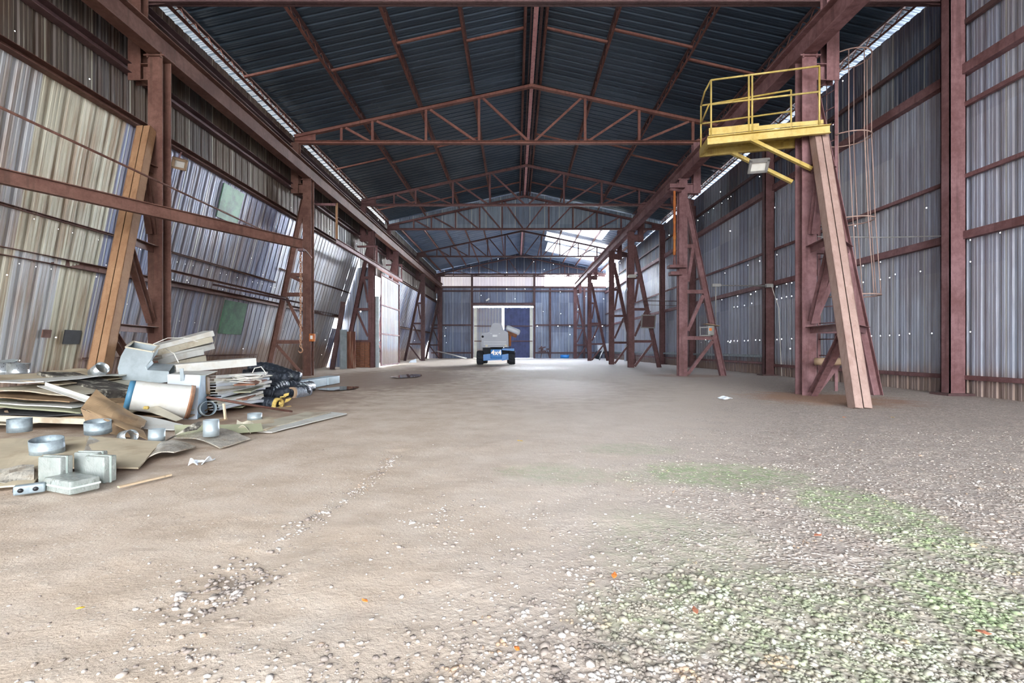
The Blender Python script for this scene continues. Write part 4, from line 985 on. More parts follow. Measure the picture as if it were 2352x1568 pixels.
# jib / boom end box tilted to the right
Rm = Matrix.Rotation(math.radians(22), 3, 'Y')
mb = MB(); mb.bevbox(Lp(1178, 757, .9), (.92, 1.1, .34), .12, Rm); mb.build('engine_hood', 'lift_light', lift)
mb = MB(); mb.bevbox(Lp(1180, 766, .9)+V((-.1, 0, 0)), (.62, .9, .26), .04, Rm); mb.build('hood_underside', 'brick_rust', lift)
mb = MB(); a, b = Lp(1171, 766, .6), Lp(1171, 795, .6); mb.tube([a, b], .075, 14); mb.build('support_cylinder', 'orange_rust', lift)

# ================================================================== scrap pile on the left
def quad(px4, Ys, zs=None):
    out = []
    for i, (x, y) in enumerate(px4): out.append(P(x, y, Ys[i] if isinstance(Ys, (list, tuple)) else Ys))
    return out
GR = 'sheets of the scrap pile'
def sheet(name, c4, mat, lab, cat='sheet', th=.008, amp=.02, seed=0, bow=0.0, nx=10, ny=6, group=None, freq=2.5):
    mb = MB(); mb.warp(c4, nx, ny, th, amp, seed, bow, freq); return one(mb, name, mat, lab, cat, group)
def gq(*pts): return [G(x, y, z) for x, y, z in pts]
# -- flat boards in front
sheet('flat_board', gq((-60,1125,.03),(75,1112,.02),(150,1005,.09),(-40,1012,.10)), 'board_beige', 'big dusty beige board lying at the left edge under the ring', 'board', .012, .02, 1)
sheet('foil_strip', gq((-20,1112,.045),(78,1098,.04),(78,1068,.07),(-20,1082,.07)), 'foil', 'crumpled foil edge on the big beige board at the left edge', 'foil', .006, .05, 2, freq=9)
sheet('flat_board', gq((80,1078,.05),(228,1070,.03),(238,1004,.09),(120,1004,.10)), 'board_beige', 'beige board with the large metal ring on it', 'board', .012, .02, 3)
sheet('flat_board', gq((215,1070,.035),(318,1075,.02),(372,1014,.06),(195,1002,.12)), 'board_beige', 'clean cut beige board right of the large metal ring', 'board', .012, .012, 4)
sheet('foil_strip', gq((180,1068,.05),(218,1070,.045),(236,1005,.105),(205,1003,.115)), 'foil', 'narrow foil strip between the two beige boards', 'foil', .005, .02, 5, freq=8)
sheet('bent_sheet', gq((330,1056,.01),(400,1043,.03),(450,1022,.03),(372,1015,.06)), 'foil', 'dull bent sheet right of the clean cut beige board', 'sheet', .01, .03, 6, bow=.03)
# -- take-off plate with collar
t = thing('duct_takeoff', 'pillow shaped metal plate with a round collar at the front of the pile', 'duct fitting', G(480, 1015, 0))
mb = MB(); mb.warp(gq((383,1008,.02),(505,1030,.01),(575,1006,.02),(455,990,.05)), 14, 10, .01, .02, 7, bow=.06); mb.build('plate', 'foil', t)
c = G(485, 1003, .08); mb = MB(); mb.ring((c.x, c.y, .17), Z_, .07, .16, .004, 28); mb.build('collar', 'galvanised', t)
t = thing('duct_takeoff', 'flat plate with a low round collar, left of the long flat panels', 'duct fitting', G(585, 972, 0))
mb = MB(); mb.warp(gq((500,985,.03),(612,988,.02),(668,968,.02),(600,957,.04)), 12, 8, .01, .02, 8, bow=.02); mb.build('plate', 'board_beige', t)
c = G(585, 963, .05); mb = MB(); mb.ring((c.x, c.y, .09), Z_, .085, .08, .004, 28); mb.build('collar', 'galvanised', t)
# -- long flat panels to the right
sheet('long_panel', gq((590,990,.015),(625,992,.015),(797,950,.015),(760,946,.02)), 'white_paint', 'long narrow white panel pointing right at the front of the pile', 'panel', .012, .01, 9)
sheet('long_panel', gq((540,985,.04),(590,990,.03),(760,947,.03),(700,947,.04)), 'cream_paint', 'long dusty panel lying behind the narrow white one', 'panel', .012, .01, 10)
sheet('gutter_piece', [G(20+383,1005,.03), G(605,990,.03), G(600,972,.10), G(400,975,.16)], 'olive_paint', 'olive grey bent trim piece behind the round collar plate', 'trim piece', .01, .03, 11, bow=-.03)
sheet('scorched_strip', gq((375,1010,.06),(452,985,.14),(470,968,.2),(425,985,.14)), 'charred', 'dark blistered strip curling up beside the round collar plate', 'strip', .01, .04, 12, bow=.03)
sheet('torn_fabric', gq((535,985,.06),(575,988,.05),(590,975,.06),(545,970,.1)), 'cream_paint', 'torn cream scraps lying on the flat plate', 'scrap', .008, .10, 13, freq=8)
# -- rings
def ring(c, r, h, mat, lab, axis=Z_, t_=.005, wob=0.0):
    mb = MB(); mb.ring(c, axis, r, h, t_, 40, wob=wob); return one(mb, 'duct_ring', mat, lab, 'duct ring', 'loose duct rings in the scrap pile')
c = G(108, 1045, .05); ring((c.x, c.y+.0, .13), .113, .12, 'galv_blue', 'large open galvanised ring at the front of the pile', V((.05, -.14, 1)), wob=.02)
c = G(45, 992, .13); ring((c.x, c.y, .20), .092, .13, 'galv_blue', 'ribbed grey duct ring near the left edge, a stick behind it', V((0, 0, 1)))
c = G(225, 996, .10); ring((c.x, c.y, .17), .108, .12, 'galv_blue', 'dark shaded duct ring half under the brown folded duct', V((.05, -.1, 1)))
c = G(360, 1010, .05); ring((c.x, c.y, .10), .07, .12, 'galvanised', 'small duct ring behind the clean cut beige board', V((0, .05, 1)))
c = P(227, 851, 7.6); ring(c, .10, .2, 'galv_bright', 'bright round pipe piece beside the tan leg', V((.8, -.2, .5)))
c = P(42, 850, 7.4); ring(c, .135, .22, 'galv_bright', 'bright round pipe piece on top of the pile at the left', Z_+X_*.05)
c = P(2, 850, 7.4); ring(c, .15, .22, 'galv_bright', 'bright pipe piece cut off by the left photo edge', Z_-X_*.1)
mb = MB(); mb.poly([P(-10,838,7.6), P(20,836,7.6), P(42,826,7.6), P(28,824,7.9), P(-10,830,7.9)], .01); mb.poly([P(20,836,7.6), P(48,842,7.6), P(34,825,7.9), P(28,824,7.9)], .01); one(mb, 'duct_corner', 'galvanised', 'bent grey sheet corner behind the bright pipe pieces', 'duct piece')
c = G(284, 1000, .1); ring((c.x, c.y+.05, .08), .065, .12, 'galv_bright', 'shiny pipe end peeking from under the brown curved strip', V((.9, -.3, .2)))
# -- pile body at left: layered boards
def layer(px0, px1, yl, yr, Yn, Yf, mat, lab, seed, rise=.0, th=.014, bow=0.0, amp=.03, cat='board'):
    a, b = P(px0, yl, Yn), P(px1, yr, Yn); c, d = P(px1, yr, Yn), P(px0, yl, Yn)
    c = V((c.x-.3, Yf, c.z+rise)); d = V((d.x-.3, Yf, d.z+rise))
    return sheet('stacked_board', [a, b, c, d], mat, lab, cat, th, amp, seed, bow, 14, 6, 'boards stacked in the left of the scrap pile')
layer(-60, 240, 978, 962, 5.6, 7.4, 'cream_paint', 'lowest cream board of the left stack', 20, .03)
layer(-60, 215, 966, 960, 5.7, 7.6, 'board_brown', 'brown board just above the lowest in the left stack', 21, .02)
layer(-60, 205, 950, 956, 5.7, 7.6, 'charcoal', 'dark sheet in the lower half of the left stack', 22, .02)
layer(-60, 185, 928, 950, 5.8, 7.8, 'olive_paint', 'pale green sheet with a rolled edge in the left stack', 23, .03, .02)
layer(-60, 165, 922, 938, 5.9, 7.8, 'white_paint', 'white torn board in the middle of the left stack', 24, .02)
layer(-60, 160, 908, 924, 5.9, 7.9, 'board_brown', 'brown edged board in the upper half of the left stack', 25, .02)
layer(-60, 158, 898, 910, 5.95, 7.9, 'cream_paint', 'dusty cream board with a curled end in the left stack', 26, .03, .014, .03)
layer(-60, 100, 880, 878, 6.1, 7.9, 'white_paint', 'white edged panel near the top of the left stack', 27, .02)
layer(-60, 135, 868, 884, 6.4, 8.0, 'board_beige', 'beige board on top of the left stack', 28, .02)
mb = MB(); mb.bar(P(95, 882, 6.1), P(205, 918, 5.7), Ls(.05, .08, .006), Z_); one(mb, 'metal_channel', 'white_paint', 'white angle strip sloping down from the left stack', 'channel')
mb = MB(); mb.bar(P(-20, 960, 5.5), P(215, 968, 5.5), Cs(.06, .05, .004), Z_); one(mb, 'metal_channel', 'cream_paint', 'long white channel at the bottom of the left stack', 'channel')
# filler stack under the middle of the pile
for k, (z, mat) in enumerate(((.05, 'board_brown'), (.11, 'cream_paint'), (.17, 'charcoal'), (.23, 'board_beige'), (.29, 'board_brown'), (.36, 'cream_paint'))):
    yn = 6.2+.14*k; a = V((-5.9+.12*k, yn, z)); b = V((-4.35-.05*k, yn+.2, z))
    sheet('stacked_board', [a, b, b+V((-.5, 2.2-.2*k, .03)), a+V((-.5, 2.2-.2*k, .03))], mat, '%s board up from the ground under the scorched plank' % ORD[k].replace('nearest', 'first'), 'board', .015, .04, 40+k, 0, 12, 6, 'boards under the middle of the scrap pile')
# scorched plank and wedge of tan board
def slab(name, p0, p1, w, h, mat, lab, cat, A=Z_, seed=0):
    mb = MB(); n = 10; p0, p1 = V(p0), V(p1); d = (p1-p0)
    for i in range(n):
        a, b = p0+d*i/n, p0+d*(i+1)/n; q = .012*mnoise.noise(a*5+V((seed, 0, 0)))
        mb.bar(a+Z_*q, b+Z_*q, Bs(w, h), A)
    return one(mb, name, mat, lab, cat)
slab('scorched_plank', P(128, 866, 7.3), P(288, 908, 6.7), .46, .16, 'charred', 'thick scorched black and white plank on top of the pile', 'plank', Y_)
slab('scorched_plank', P(135, 890, 7.0), P(292, 930, 6.4), .3, .07, 'board_brown', 'splintered brown plank under the scorched one', 'plank', Y_)
sheet('tan_board', [P(125, 860, 7.6), P(262, 892, 7.0), P(240, 862, 8.0), P(150, 849, 8.2)], 'board_beige', 'curved tan board behind the scorched plank', 'board', .012, .02, 31, bow=.06)
sheet('metal_scrap', [P(305, 905, 6.4), P(420, 962, 5.9), P(405, 968, 5.8), P(290, 925, 6.2)], 'cream_paint', 'dirty pale strip under the white tank', 'strip', .01, .02, 32)
sheet('metal_scrap', [P(300, 950, 5.8), P(420, 975, 5.7), P(400, 985, 5.5), P(330, 985, 5.4)], 'white_paint', 'white angled strip in front of the tank', 'strip', .01, .02, 33)
# brown folded duct
t = thing('folded_duct', 'brown dented rectangular duct leaning at the front of the pile', 'duct', P(262, 975, 5.4))
a, b, c, d = P(187, 938, 5.2), P(222, 897, 5.5), P(338, 970, 5.5), P(322, 990, 5.1)
mb = MB(); mb.warp([a, b, c, d], 14, 8, .008, .05, 34, bow=.02, freq=5); mb.build('top_face', 'board_brown', t)
dn = V((.0, -.05, -.20)); mb = MB(); mb.warp([a, a+dn+V((.12, 0, -.02)), d+dn*.4, d], 6, 12, .008, .02, 35, freq=5); mb.build('front_face', 'board_brown', t)
mb = MB(); mb.warp([a, b, b+V((.0, .05, -.16)), a+dn+V((.12, 0, -.02))], 6, 4, .008, .01, 36); mb.build('end_face', 'foil', t)
sheet('curved_strip', [P(200, 940, 4.95), P(235, 965, 4.9), P(340, 1008, 4.75), P(330, 990, 4.95)], 'board_brown', 'thin curved brown strip in front of the brown folded duct', 'strip', .008, .02, 37, bow=.0, nx=6, ny=12)
# -- white tank
t = thing('water_tank', 'white cylindrical tank on its side with rusty right end', 'tank', P(365, 940, 6.3))
c0, c1 = V((-4.90, 6.12, .36)), V((-4.42, 6.48, .235)); ax = (c1-c0).normalized()
mb = MB(); mb.tube([c0+(c1-c0)*f for f in (0, .25, .5, .75, 1)], .21, 40, rf=lambda f, i: .185+.035*f, cap=False); mb.build('shell', 'white_paint', t)
mb = MB(); mb.tube([c0-ax*.05, c0+ax*.01], .19, 40, rf=lambda f, i: .18 if i == 0 else .189); mb.build('end_cap', 'blue_cap', t)
mb = MB(); mb.ring(c1+ax*.015, ax, .224, .05, .02, 40, wob=.015); mb.tube([c1-ax*.01, c1-ax*.0], .2, 40); mb.build('rusted_rim', 'rim_rust', t)
# -- appliance box
t = thing('appliance_casing', 'open white metal casing with a blue film side, right of the tank', 'metal casing', P(430, 960, 6.8))
q = lambda x, y, Y: P(x, y, Y)
f4 = [q(387, 968, 6.55), q(452, 962, 6.55), q(460, 862, 6.7), q(385, 860, 6.9)]
mb = MB(); mb.poly(f4, .01); mb.build('front_panel', 'lift_light', t)
s4 = [q(452, 962, 6.55), q(476, 946, 7.0), q(472, 862, 7.1), q(460, 862, 6.7)]
mb = MB(); mb.poly(s4, .01); mb.build('side_panel', 'blue_film', t)
mb = MB(); mb.poly([q(385, 860, 6.9), q(460, 862, 6.7), q(472, 862, 7.1), q(500, 852, 7.4), q(425, 852, 7.5)], .01); mb.build('top_flange', 'white_paint', t)
mb = MB(); mb.bar(q(476, 866, 7.12), q(478, 905, 7.05), Bs(.03, .06), X_); mb.build('rubber_edge', 'board_brown', t)
mb = MB(); mb.bar(q(417, 846, 6.75), q(419, 874, 6.75), Bs(.05, .012), X_); mb.build('hanger_tab', 'galvanised', t)
c = P(476, 938, 6.6); ring(c, .10, .12, 'galv_blue', 'small elbow ring with rust lip below the blue film side', V((.7, -.6, .15)))
# -- galvanised elbow
t = thing('duct_elbow', 'large square galvanised duct elbow standing open at the top of the pile', 'duct elbow', P(310, 880, 8.0))
face = [(290,797),(352,808),(347,826),(334,842),(338,850),(388,853),(390,876),(330,884),(300,887),(284,882),(274,866),(271,845),(278,818)]
ft = [P(x, y, 7.75) for x, y in face]; dp = V((-.20, .40, .10))
mb = MB(); mb.poly(ft, .008); mb.build('front_cheek', 'galvanised', t)
mb = MB(); mb.poly([p+dp for p in ft], .008); mb.build('back_cheek', 'galvanised', t)
mb = MB()
for i in range(1, len(ft)):
    j = (i+1) % len(ft)
    if i == 5: continue
    mb.poly([ft[i], ft[j], ft[j]+dp, ft[i]+dp], .008)
mb.build('curved_wall', 'galvanised', t)
mb = MB(); 
for a, b in ((ft[0], ft[1]), (ft[1], ft[1]+dp), (ft[1]+dp, ft[0]+dp), (ft[0]+dp, ft[0])): mb.bar(a, b, Bs(.02, .035), Z_)
mb.build('top_flange', 'cream_paint', t)
# -- long siding strips fan behind elbow
def strips(n, p0a, p0b, p1a, p1b, w, names, grp, mats, seed=0, h=.035):
    for k in range(n):
        f = k/(n-1); a = V(p0a).lerp(V(p0b), f); b = V(p1a).lerp(V(p1b), f)
        a += V((R.uniform(-.04, .04), R.uniform(-.05, .05), 0)); b += V((R.uniform(-.1, .1), R.uniform(-.15, .15), R.uniform(-.01, .015)))
        mb = MB(); d = b-a; m = 5; bend = R.uniform(-.03, .03)
        for i in range(m):
            s, e = i/m, (i+1)/m; mb.bar(a+d*s+Z_*bend*math.sin(math.pi*s), a+d*e+Z_*bend*math.sin(math.pi*e), Cs(w, h, .006), V((-d.y, d.x, 0)))
        one(mb, 'siding_strip', mats[k % len(mats)], names[k], 'metal strip', grp)
up = ['top', 'second from the top', 'third from the top', 'fourth from the top', 'fifth from the top', 'lowest']
strips(6, P(352, 800, 8.9), P(352, 856, 8.6), P(486, 766, 9.9), P(452, 838, 9.4), .32, ['long pale siding strip behind the square elbow, %s' % u for u in up], 'siding strips behind the square elbow', ['white_paint', 'cream_paint', 'white_paint'], h=.11)
mb = MB(); a, b = P(395, 846, 8.2), P(578, 830, 9.2); mb.bar(a, b, Cs(.42, .14, .008), V((-(b-a).y, (b-a).x, 0))); one(mb, 'metal_trough', 'white_paint', 'wide white trough lying across the top right of the pile', 'trough')
nn = ['top', 'second', 'third', 'fourth', 'fifth', 'sixth', 'seventh', 'eighth', 'ninth', 'tenth', 'eleventh', 'bottom']
a0, a1 = P(480, 866, 7.4), P(500, 938, 6.9); b0, b1 = P(588, 856, 9.4), P(612, 918, 8.1)
strips(12, a0, a1, b0, b1, .16, ['white slat in the fanned bundle beside the black ducts, %s of twelve' % u for u in nn], 'fanned white slats beside the black ducts', ['white_paint', 'cream_paint', 'white_paint', 'lift_light'], h=.042)
for k in range(4):
    z = .05+.11*k; mb = MB(); y = 7.35+.08*k
    mb.bar((-4.35+.02*k, y, z), (-4.62+.03*k, y+.85, z+.02), Bs(.3, .02), X_)
    one(mb, 'rusty_flat', 'brick_rust' if k % 2 else 'olive_paint', '%s rusty flat hidden between the fanned slats, counted upward' % ORD[k].replace('nearest', 'first'), 'metal flat', 'rusty flats under the fanned slats')
# -- coil of cable
mb = MB(); c = P(560, 882, 8.0); pts = []
for k in range(160):
    a = k*.29; rr = .16+.09*math.sin(k*.137); pts.append(V((c.x+rr*1.5*math.cos(a)+.1*math.sin(k*.05), c.y+rr*math.sin(a), c.z+.03+.05*math.sin(a*.63)+.0006*k)))
mb.tube(pts, .007, 5); one(mb, 'cable_coil', 'wire', 'tangled white cable lying on the fanned slats', 'cable')
mb = MB(); pts = [P(575, 866, 8.9), P(585, 845, 8.9), P(600, 842, 8.9), P(612, 858, 8.9), P(600, 866, 8.9), P(583, 858, 8.9), P(560, 845, 8.7), P(520, 850, 8.2), P(490, 862, 7.6)]
mb.tube(pts, .009, 6); one(mb, 'cable_loop', 'wire', 'white cable looping over the black ducts', 'cable')
mb = MB(); mb.tube([P(352, 790, 8.3), P(385, 776, 8.6), P(425, 776, 8.9), P(455, 785, 9.0)], .008, 6); mb.tube([P(380, 800, 8.4), P(400, 812, 8.3), P(410, 832, 8.2)], .008, 6); one(mb, 'loose_cable', 'wire', 'thin pale cable draped over the strips behind the elbow', 'cable')
# -- flexible ducts
def catmull(pts, n=10):
    pts = [V(p) for p in pts]; pts = [pts[0]*2-pts[1]]+pts+[pts[-1]*2-pts[-2]]; o = []
    for i in range(1, len(pts)-2):
        for k in range(n):
            t_ = k/n; p0, p1, p2, p3 = pts[i-1:i+3]
            o.append(.5*((2*p1)+(-p0+p2)*t_+(2*p0-5*p1+4*p2-p3)*t_*t_+(-p0+3*p1-3*p2+p3)*t_**3))
    o.append(pts[-2]); return o
def flex(pts, r, mat, lab, wr=.07, endmat=None):
    t = thing('flexible_duct', lab, 'flexible duct', V((V(pts[0]).x, V(pts[0]).y, 0)), 'black flexible ducts at the right of the pile')
    c = catmull(pts, 12); mb = MB()
    mb.tube(c, r, 16, rf=lambda f, i: r*(1+wr*math.sin(i*1.9)+.10*mnoise.noise(V((i*.21, r*30, pts[0][0])))), cap=True); mb.build('sleeve', mat, t)
    if endmat:
        d = (c[-1]-c[-2]).normalized(); mb = MB(); mb.ring(c[-1]+d*.02, d, r*1.0, .10, .03, 18, wob=.1); mb.build('lining', endmat, t)
        mb = MB(); mb.tube([c[-1]+d*.005, c[-1]+d*.012], r*.62, 16); mb.build('opening', 'black_patch', t)
    return t
flex([P(575, 845, 11.0), P(615, 845, 11.0), P(655, 858, 10.8), P(688, 868, 10.8)], .13, 'black_foil', 'black duct lying highest at the back of the duct heap')
flex([P(560, 862, 9.8), P(600, 858, 9.9), P(640, 866, 10.0), P(662, 868, 9.9)], .12, 'black_foil', 'crinkled black duct in the middle of the duct heap')
flex([P(555, 872, 9.0), P(580, 880, 9.0), P(605, 898, 9.0), P(625, 902, 9.1)], .12, 'black_foil', 'black duct bending down beside the fanned slats')
flex([P(575, 905, 9.0), P(612, 902, 9.2), P(632, 888, 9.5), P(655, 885, 9.9), P(690, 890, 10.3), P(712, 888, 11.0)], .125, 'black_foil', 'long black duct humped over the middle of the duct heap')
flex([P(600, 905, 9.3), P(630, 905, 9.3), P(668, 898, 9.5), P(705, 896, 9.9)], .11, 'black_foil', 'black duct leading to the silver end')
flex([P(705, 898, 10.0), P(690, 901, 9.7), P(672, 903, 9.45)], .115, 'silver_foil', 'short silver duct end at the right of the heap', endmat='pipe_dusty')
flex([P(560, 925, 8.1), P(590, 924, 8.1), P(622, 926, 8.0), P(635, 928, 7.95)], .10, 'black_foil', 'black duct with torn yellow insulation at its open end', endmat='insulation')
mb = MB(); c = P(640, 926, 7.9)
for k in range(7):
    a = 2*math.pi*k/7; p = c+V((.03, 0, 0))+V((.02, .10*math.cos(a), .10*math.sin(a))); mb.warp([p, p+V((.09, .05*math.cos(a+1), .05*math.sin(a+1))), p+V((.10, .08*math.cos(a+.8), .09*math.sin(a+.8))), p+V((.01, .06*math.cos(a+1.2), .06*math.sin(a+1.2)))], 3, 3, .015, .05, k, freq=9)
one(mb, 'insulation_tuft', 'insulation', 'ragged yellow insulation spilling from the open black duct', 'insulation')
# -- pale beam blocks
for k, (y0, y1, lab) in enumerate(((12.35, 13.15, 'pale blue grey box beam end block, farthest right'), (11.3, 12.3, 'pale blue grey box beam block in the middle of the row'), (9.9, 11.25, 'pale blue grey box beam block nearest the black ducts'))):
    mb = MB(); mb.bevbox((-4.98-.02*k, (y0+y1)/2, .115), (.34, y1-y0, .20), .012); one(mb, 'beam_block', 'slab_blue', lab, 'beam block', 'row of pale beam blocks')
mb = MB(); mb.box((-5.5, 11.3, .085), (.56, 2.9, .17)); one(mb, 'grey_plank', 'pipe_dusty', 'dusty flat plank beside the row of pale beam blocks', 'plank')
# -- poles and sticks
mb = MB(); mb.tube([P(474, 912, 6.6), P(560, 927, 7.0), P(672, 945, 7.3)], .018, 8); one(mb, 'rusty_pole', 'steel_left', 'thin rusty pole sticking out right from the pile', 'pole')
mb = MB(); mb.bar(P(514, 927, 6.25), P(518, 963, 6.2), Bs(.022, .03)); one(mb, 'wood_stick', 'wood', 'short upright wooden stick at the pile front', 'stick')
mb = MB(); mb.bar(G(492, 966, .05), G(520, 962, .03), Bs(.03, .03)); one(mb, 'wood_stick', 'wood', 'short wooden stick lying at the foot of the upright one', 'stick')
mb = MB(); mb.bar(G(272, 1118, .012), G(392, 1090, .012), Bs(.028, .012), V((0, 1, 0))); one(mb, 'wood_stick', 'wood', 'thin flat wooden stick lying alone on the dirt', 'stick')
mb = MB(); mb.bar(P(14, 945, 5.9), P(24, 966, 5.6), Bs(.03, .03)); one(mb, 'wood_stick', 'pipe_dusty', 'stub of stick standing behind the ribbed grey ring', 'stick')
sheet('plastic_scrap', gq((432,1066,.01),(478,1058,.01),(495,1048,.02),(445,1054,.02)), 'plastic_film', 'torn white plastic scrap on the dirt right of the boards', 'scrap', .006, .06, 61, freq=12)
mb = MB(); c = P(336, 936, 5.9); mb.bevbox(c, (.06, .04, .04), .015); one(mb, 'yellow_knob', 'insulation', 'tiny yellow knob in the scrap below the white tank', 'knob')
# -- glass blocks
def gblock(c, rz, lab, flat=False, size=(.185, .09, .185)):
    t = thing('glass_block', lab, 'glass block', (c[0], c[1], 0.0), 'glass blocks at the pile front')
    Rm = Matrix.Rotation(rz, 3, 'Z'); sx, sy, sz = size
    mb = MB(); mb.bevbox(c, size, .01, Rm); mb.build('body', 'block_glass', t)
    mb = MB(); 
    if flat: mb.box(V(c)+V((0, 0, 0)), (sx+.004, sy+.004, .012), Rm)
    else: mb.box(V(c), (sx+.004, .012, sz+.004), Rm)
    mb.build('seam', 'seam_glass', t)
g1 = G(112, 1113); gblock((g1.x, g1.y+.05, .098), math.radians(-8), 'standing glass block at the left of the glass block group')
g2 = G(160, 1110); gblock((g2.x, g2.y+.17, .098), math.radians(-4), 'glass block standing in the middle, partly hidden by the flat one')
g3 = G(214, 1112); gblock((g3.x, g3.y+.06, .098), math.radians(-14), 'standing glass block at the right of the glass block group')
g4 = G(146, 1133); gblock((g4.x, g4.y+.06, .052), math.radians(-22), 'glass block lying flat in front of the standing ones', True, (.30, .17, .088))
# -- junction box
t = thing('conduit_box', 'small grey conduit box lying at the bottom left', 'conduit box', G(58, 1135))
c = G(58, 1138); Rm = Matrix.Rotation(math.radians(38), 3, 'Z'); c = V((c.x, c.y+.03, .038))
mb = MB(); mb.bevbox(c, (.15, .06, .06), .01, Rm); mb.build('case', 'galv_blue', t)
mb = MB()
for dx in (-.04, .03): mb.tube([c+Rm@V((dx, -.034, 0)), c+Rm@V((dx, -.027, 0))], .014, 12)
mb.tube([c+Rm@V((-.078, 0, 0)), c+Rm@V((-.072, 0, 0))], .015, 12); mb.build('knockout', 'black_patch', t)

# ================================================================== leaves, weed, pebbles
def leaf(px, py, s, mat, lab, seed):
    c = G(px, py); a = seed*1.3; u = V((math.cos(a), math.sin(a), 0)); w = V((-u.y, u.x, 0)); mb = MB()
    c.z = .012
    outl = [(-1, 0, 0), (-.5, .45, .12), (.1, .55, .2), (.7, .3, .1), (1.1, 0, .3), (.6, -.4, .05), (0, -.5, .16), (-.6, -.35, .1)]
    vs = [c+Z_*.004]+[c+u*x*s+w*y*s+Z_*(z*s) for x, y, z in outl]; n = len(outl)
    vs2 = [v-Z_*.002 for v in vs]
    mb.add(vs+vs2, [(0, 1+i, 1+(i+1) % n) for i in range(n)]+[(n+1, n+2+(i+1) % n, n+2+i) for i in range(n)]+[(1+i, n+2+i, n+2+(i+1) % n, 1+(i+1) % n) for i in range(n)])
    one(mb, 'dead_leaf', mat, lab, 'leaf', 'dead leaves on the ground')
leaf(1411, 1328, .022, 'leaf_orange', 'bright orange dead leaf right of centre in the foreground', 1)
leaf(838, 1386, .015, 'leaf_orange', 'pale orange leaf left of centre in the foreground', 2)
leaf(1187, 1497, .015, 'leaf_orange', 'orange leaf near the bottom centre of the photo', 4)
leaf(185, 1403, .012, 'leaf_yellow', 'yellow leaf scrap on the left foreground dirt', 3)
leaf(1878, 1234, .022, 'leaf_brown', 'curled brown leaf on the right foreground gravel', 5)
leaf(1597, 1409, .02, 'leaf_brown', 'reddish brown leaf at lower right of centre', 6)
leaf(1195, 1015, .03, 'leaf_yellow', 'yellow leaf on the dirt in the middle distance', 7)
leaf(2050, 960, .04, 'leaf_yellow', 'yellow leaf on the gravel by the tan tower leg', 8)
leaf(2258, 1460, .02, 'leaf_brown', 'brown leaf on the green gravel near the bottom right', 9)
leaf(1940, 960, .03, 'leaf_orange', 'small orange scrap on the gravel in front of the tower', 2.5)
mb = MB(); c = G(1783, 858)
for k in range(26):
    a = k*2.4; l = R.uniform(.12, .3); d = V((math.cos(a), math.sin(a), R.uniform(.5, 1.4))).normalized(); s = V((-d.y, d.x, 0)).normalized()*.015
    mb.poly([c-s, c+s, c+d*l+s*.6, c+d*l*1.1, c+d*l-s*.6], .002)
one(mb, 'weed', 'weed', 'small green weed growing by the right wall pillar', 'weed')
mb = MB(); c = G(1668, 918); mb.warp([c+V((-.12, 0, .01)), c+V((.12, 0, .01)), c+V((.1, .15, .05)), c+V((-.1, .15, .03))], 5, 5, .006, .05, 9, freq=9); one(mb, 'plastic_scrap', 'plastic_film', 'clear plastic scrap on the ground before the right tower', 'scrap')

def gravel(name, pts, sizes, label):
    import bmesh
    bm = bmesh.new(); bmesh.ops.create_icosphere(bm, subdivisions=1, radius=1.0)
    bv = np.array([v.co[:] for v in bm.verts]); bf = np.array([[v.index for v in f.verts] for f in bm.faces]); bm.free()
    rg_ = np.random.RandomState(5); n = len(pts); m = len(bv)
    sc = rg_.uniform(.6, 1.25, (n, 1, 3)); sc[:, :, 2] *= .55
    dist = 1+rg_.uniform(-.18, .18, (n, m, 1))
    ang = rg_.uniform(0, 2*math.pi, n); ca, sa = np.cos(ang), np.sin(ang)
    vv = bv[None]*sc*dist*sizes[:, None, None]
    x = vv[:, :, 0]*ca[:, None]-vv[:, :, 1]*sa[:, None]; y = vv[:, :, 0]*sa[:, None]+vv[:, :, 1]*ca[:, None]
    tl = rg_.uniform(-.4, .4, (n, 1)); z = vv[:, :, 2]+x*tl*.5
    out = np.stack([x, y, z], 2)+pts[:, None, :]
    faces = (bf[None]+(np.arange(n)*m)[:, None, None]).reshape(-1, 3)
    me = bpy.data.meshes.new(name); me.vertices.add(n*m); me.vertices.foreach_set('co', out.reshape(-1))
    nf = len(faces); me.loops.add(nf*3); me.loops.foreach_set('vertex_index', faces.reshape(-1).astype(np.int32))
    me.polygons.add(nf); me.polygons.foreach_set('loop_start', np.arange(0, nf*3, 3, dtype=np.int32)); me.polygons.foreach_set('loop_total', np.full(nf, 3, dtype=np.int32))
    me.update(); me.validate(); me.polygons.foreach_set('use_smooth', np.ones(nf, dtype=bool))
    me.materials.append(MATS['stone'])
    o = bpy.data.objects.new(name, me); COL.objects.link(o); return tag(o, label, 'gravel', None, 'stuff')
rs = np.random.RandomState(11)
P_, S_ = [], []
def relief(x, y):
    z = 0.009*mnoise.noise(V((x*.8, y*.8, 0)))+0.008*mnoise.noise(V((x*3.1, y*3.1, 4)))+0.006*mnoise.noise(V((x*11, y*11, 9)))
    z -= 0.022*math.exp(-((x+1.13)/0.10)**2)*(1 if 2 < y < 4.6 else 0.3)
    return z*min(1, max(0, y-.5))-.012
tries = 0
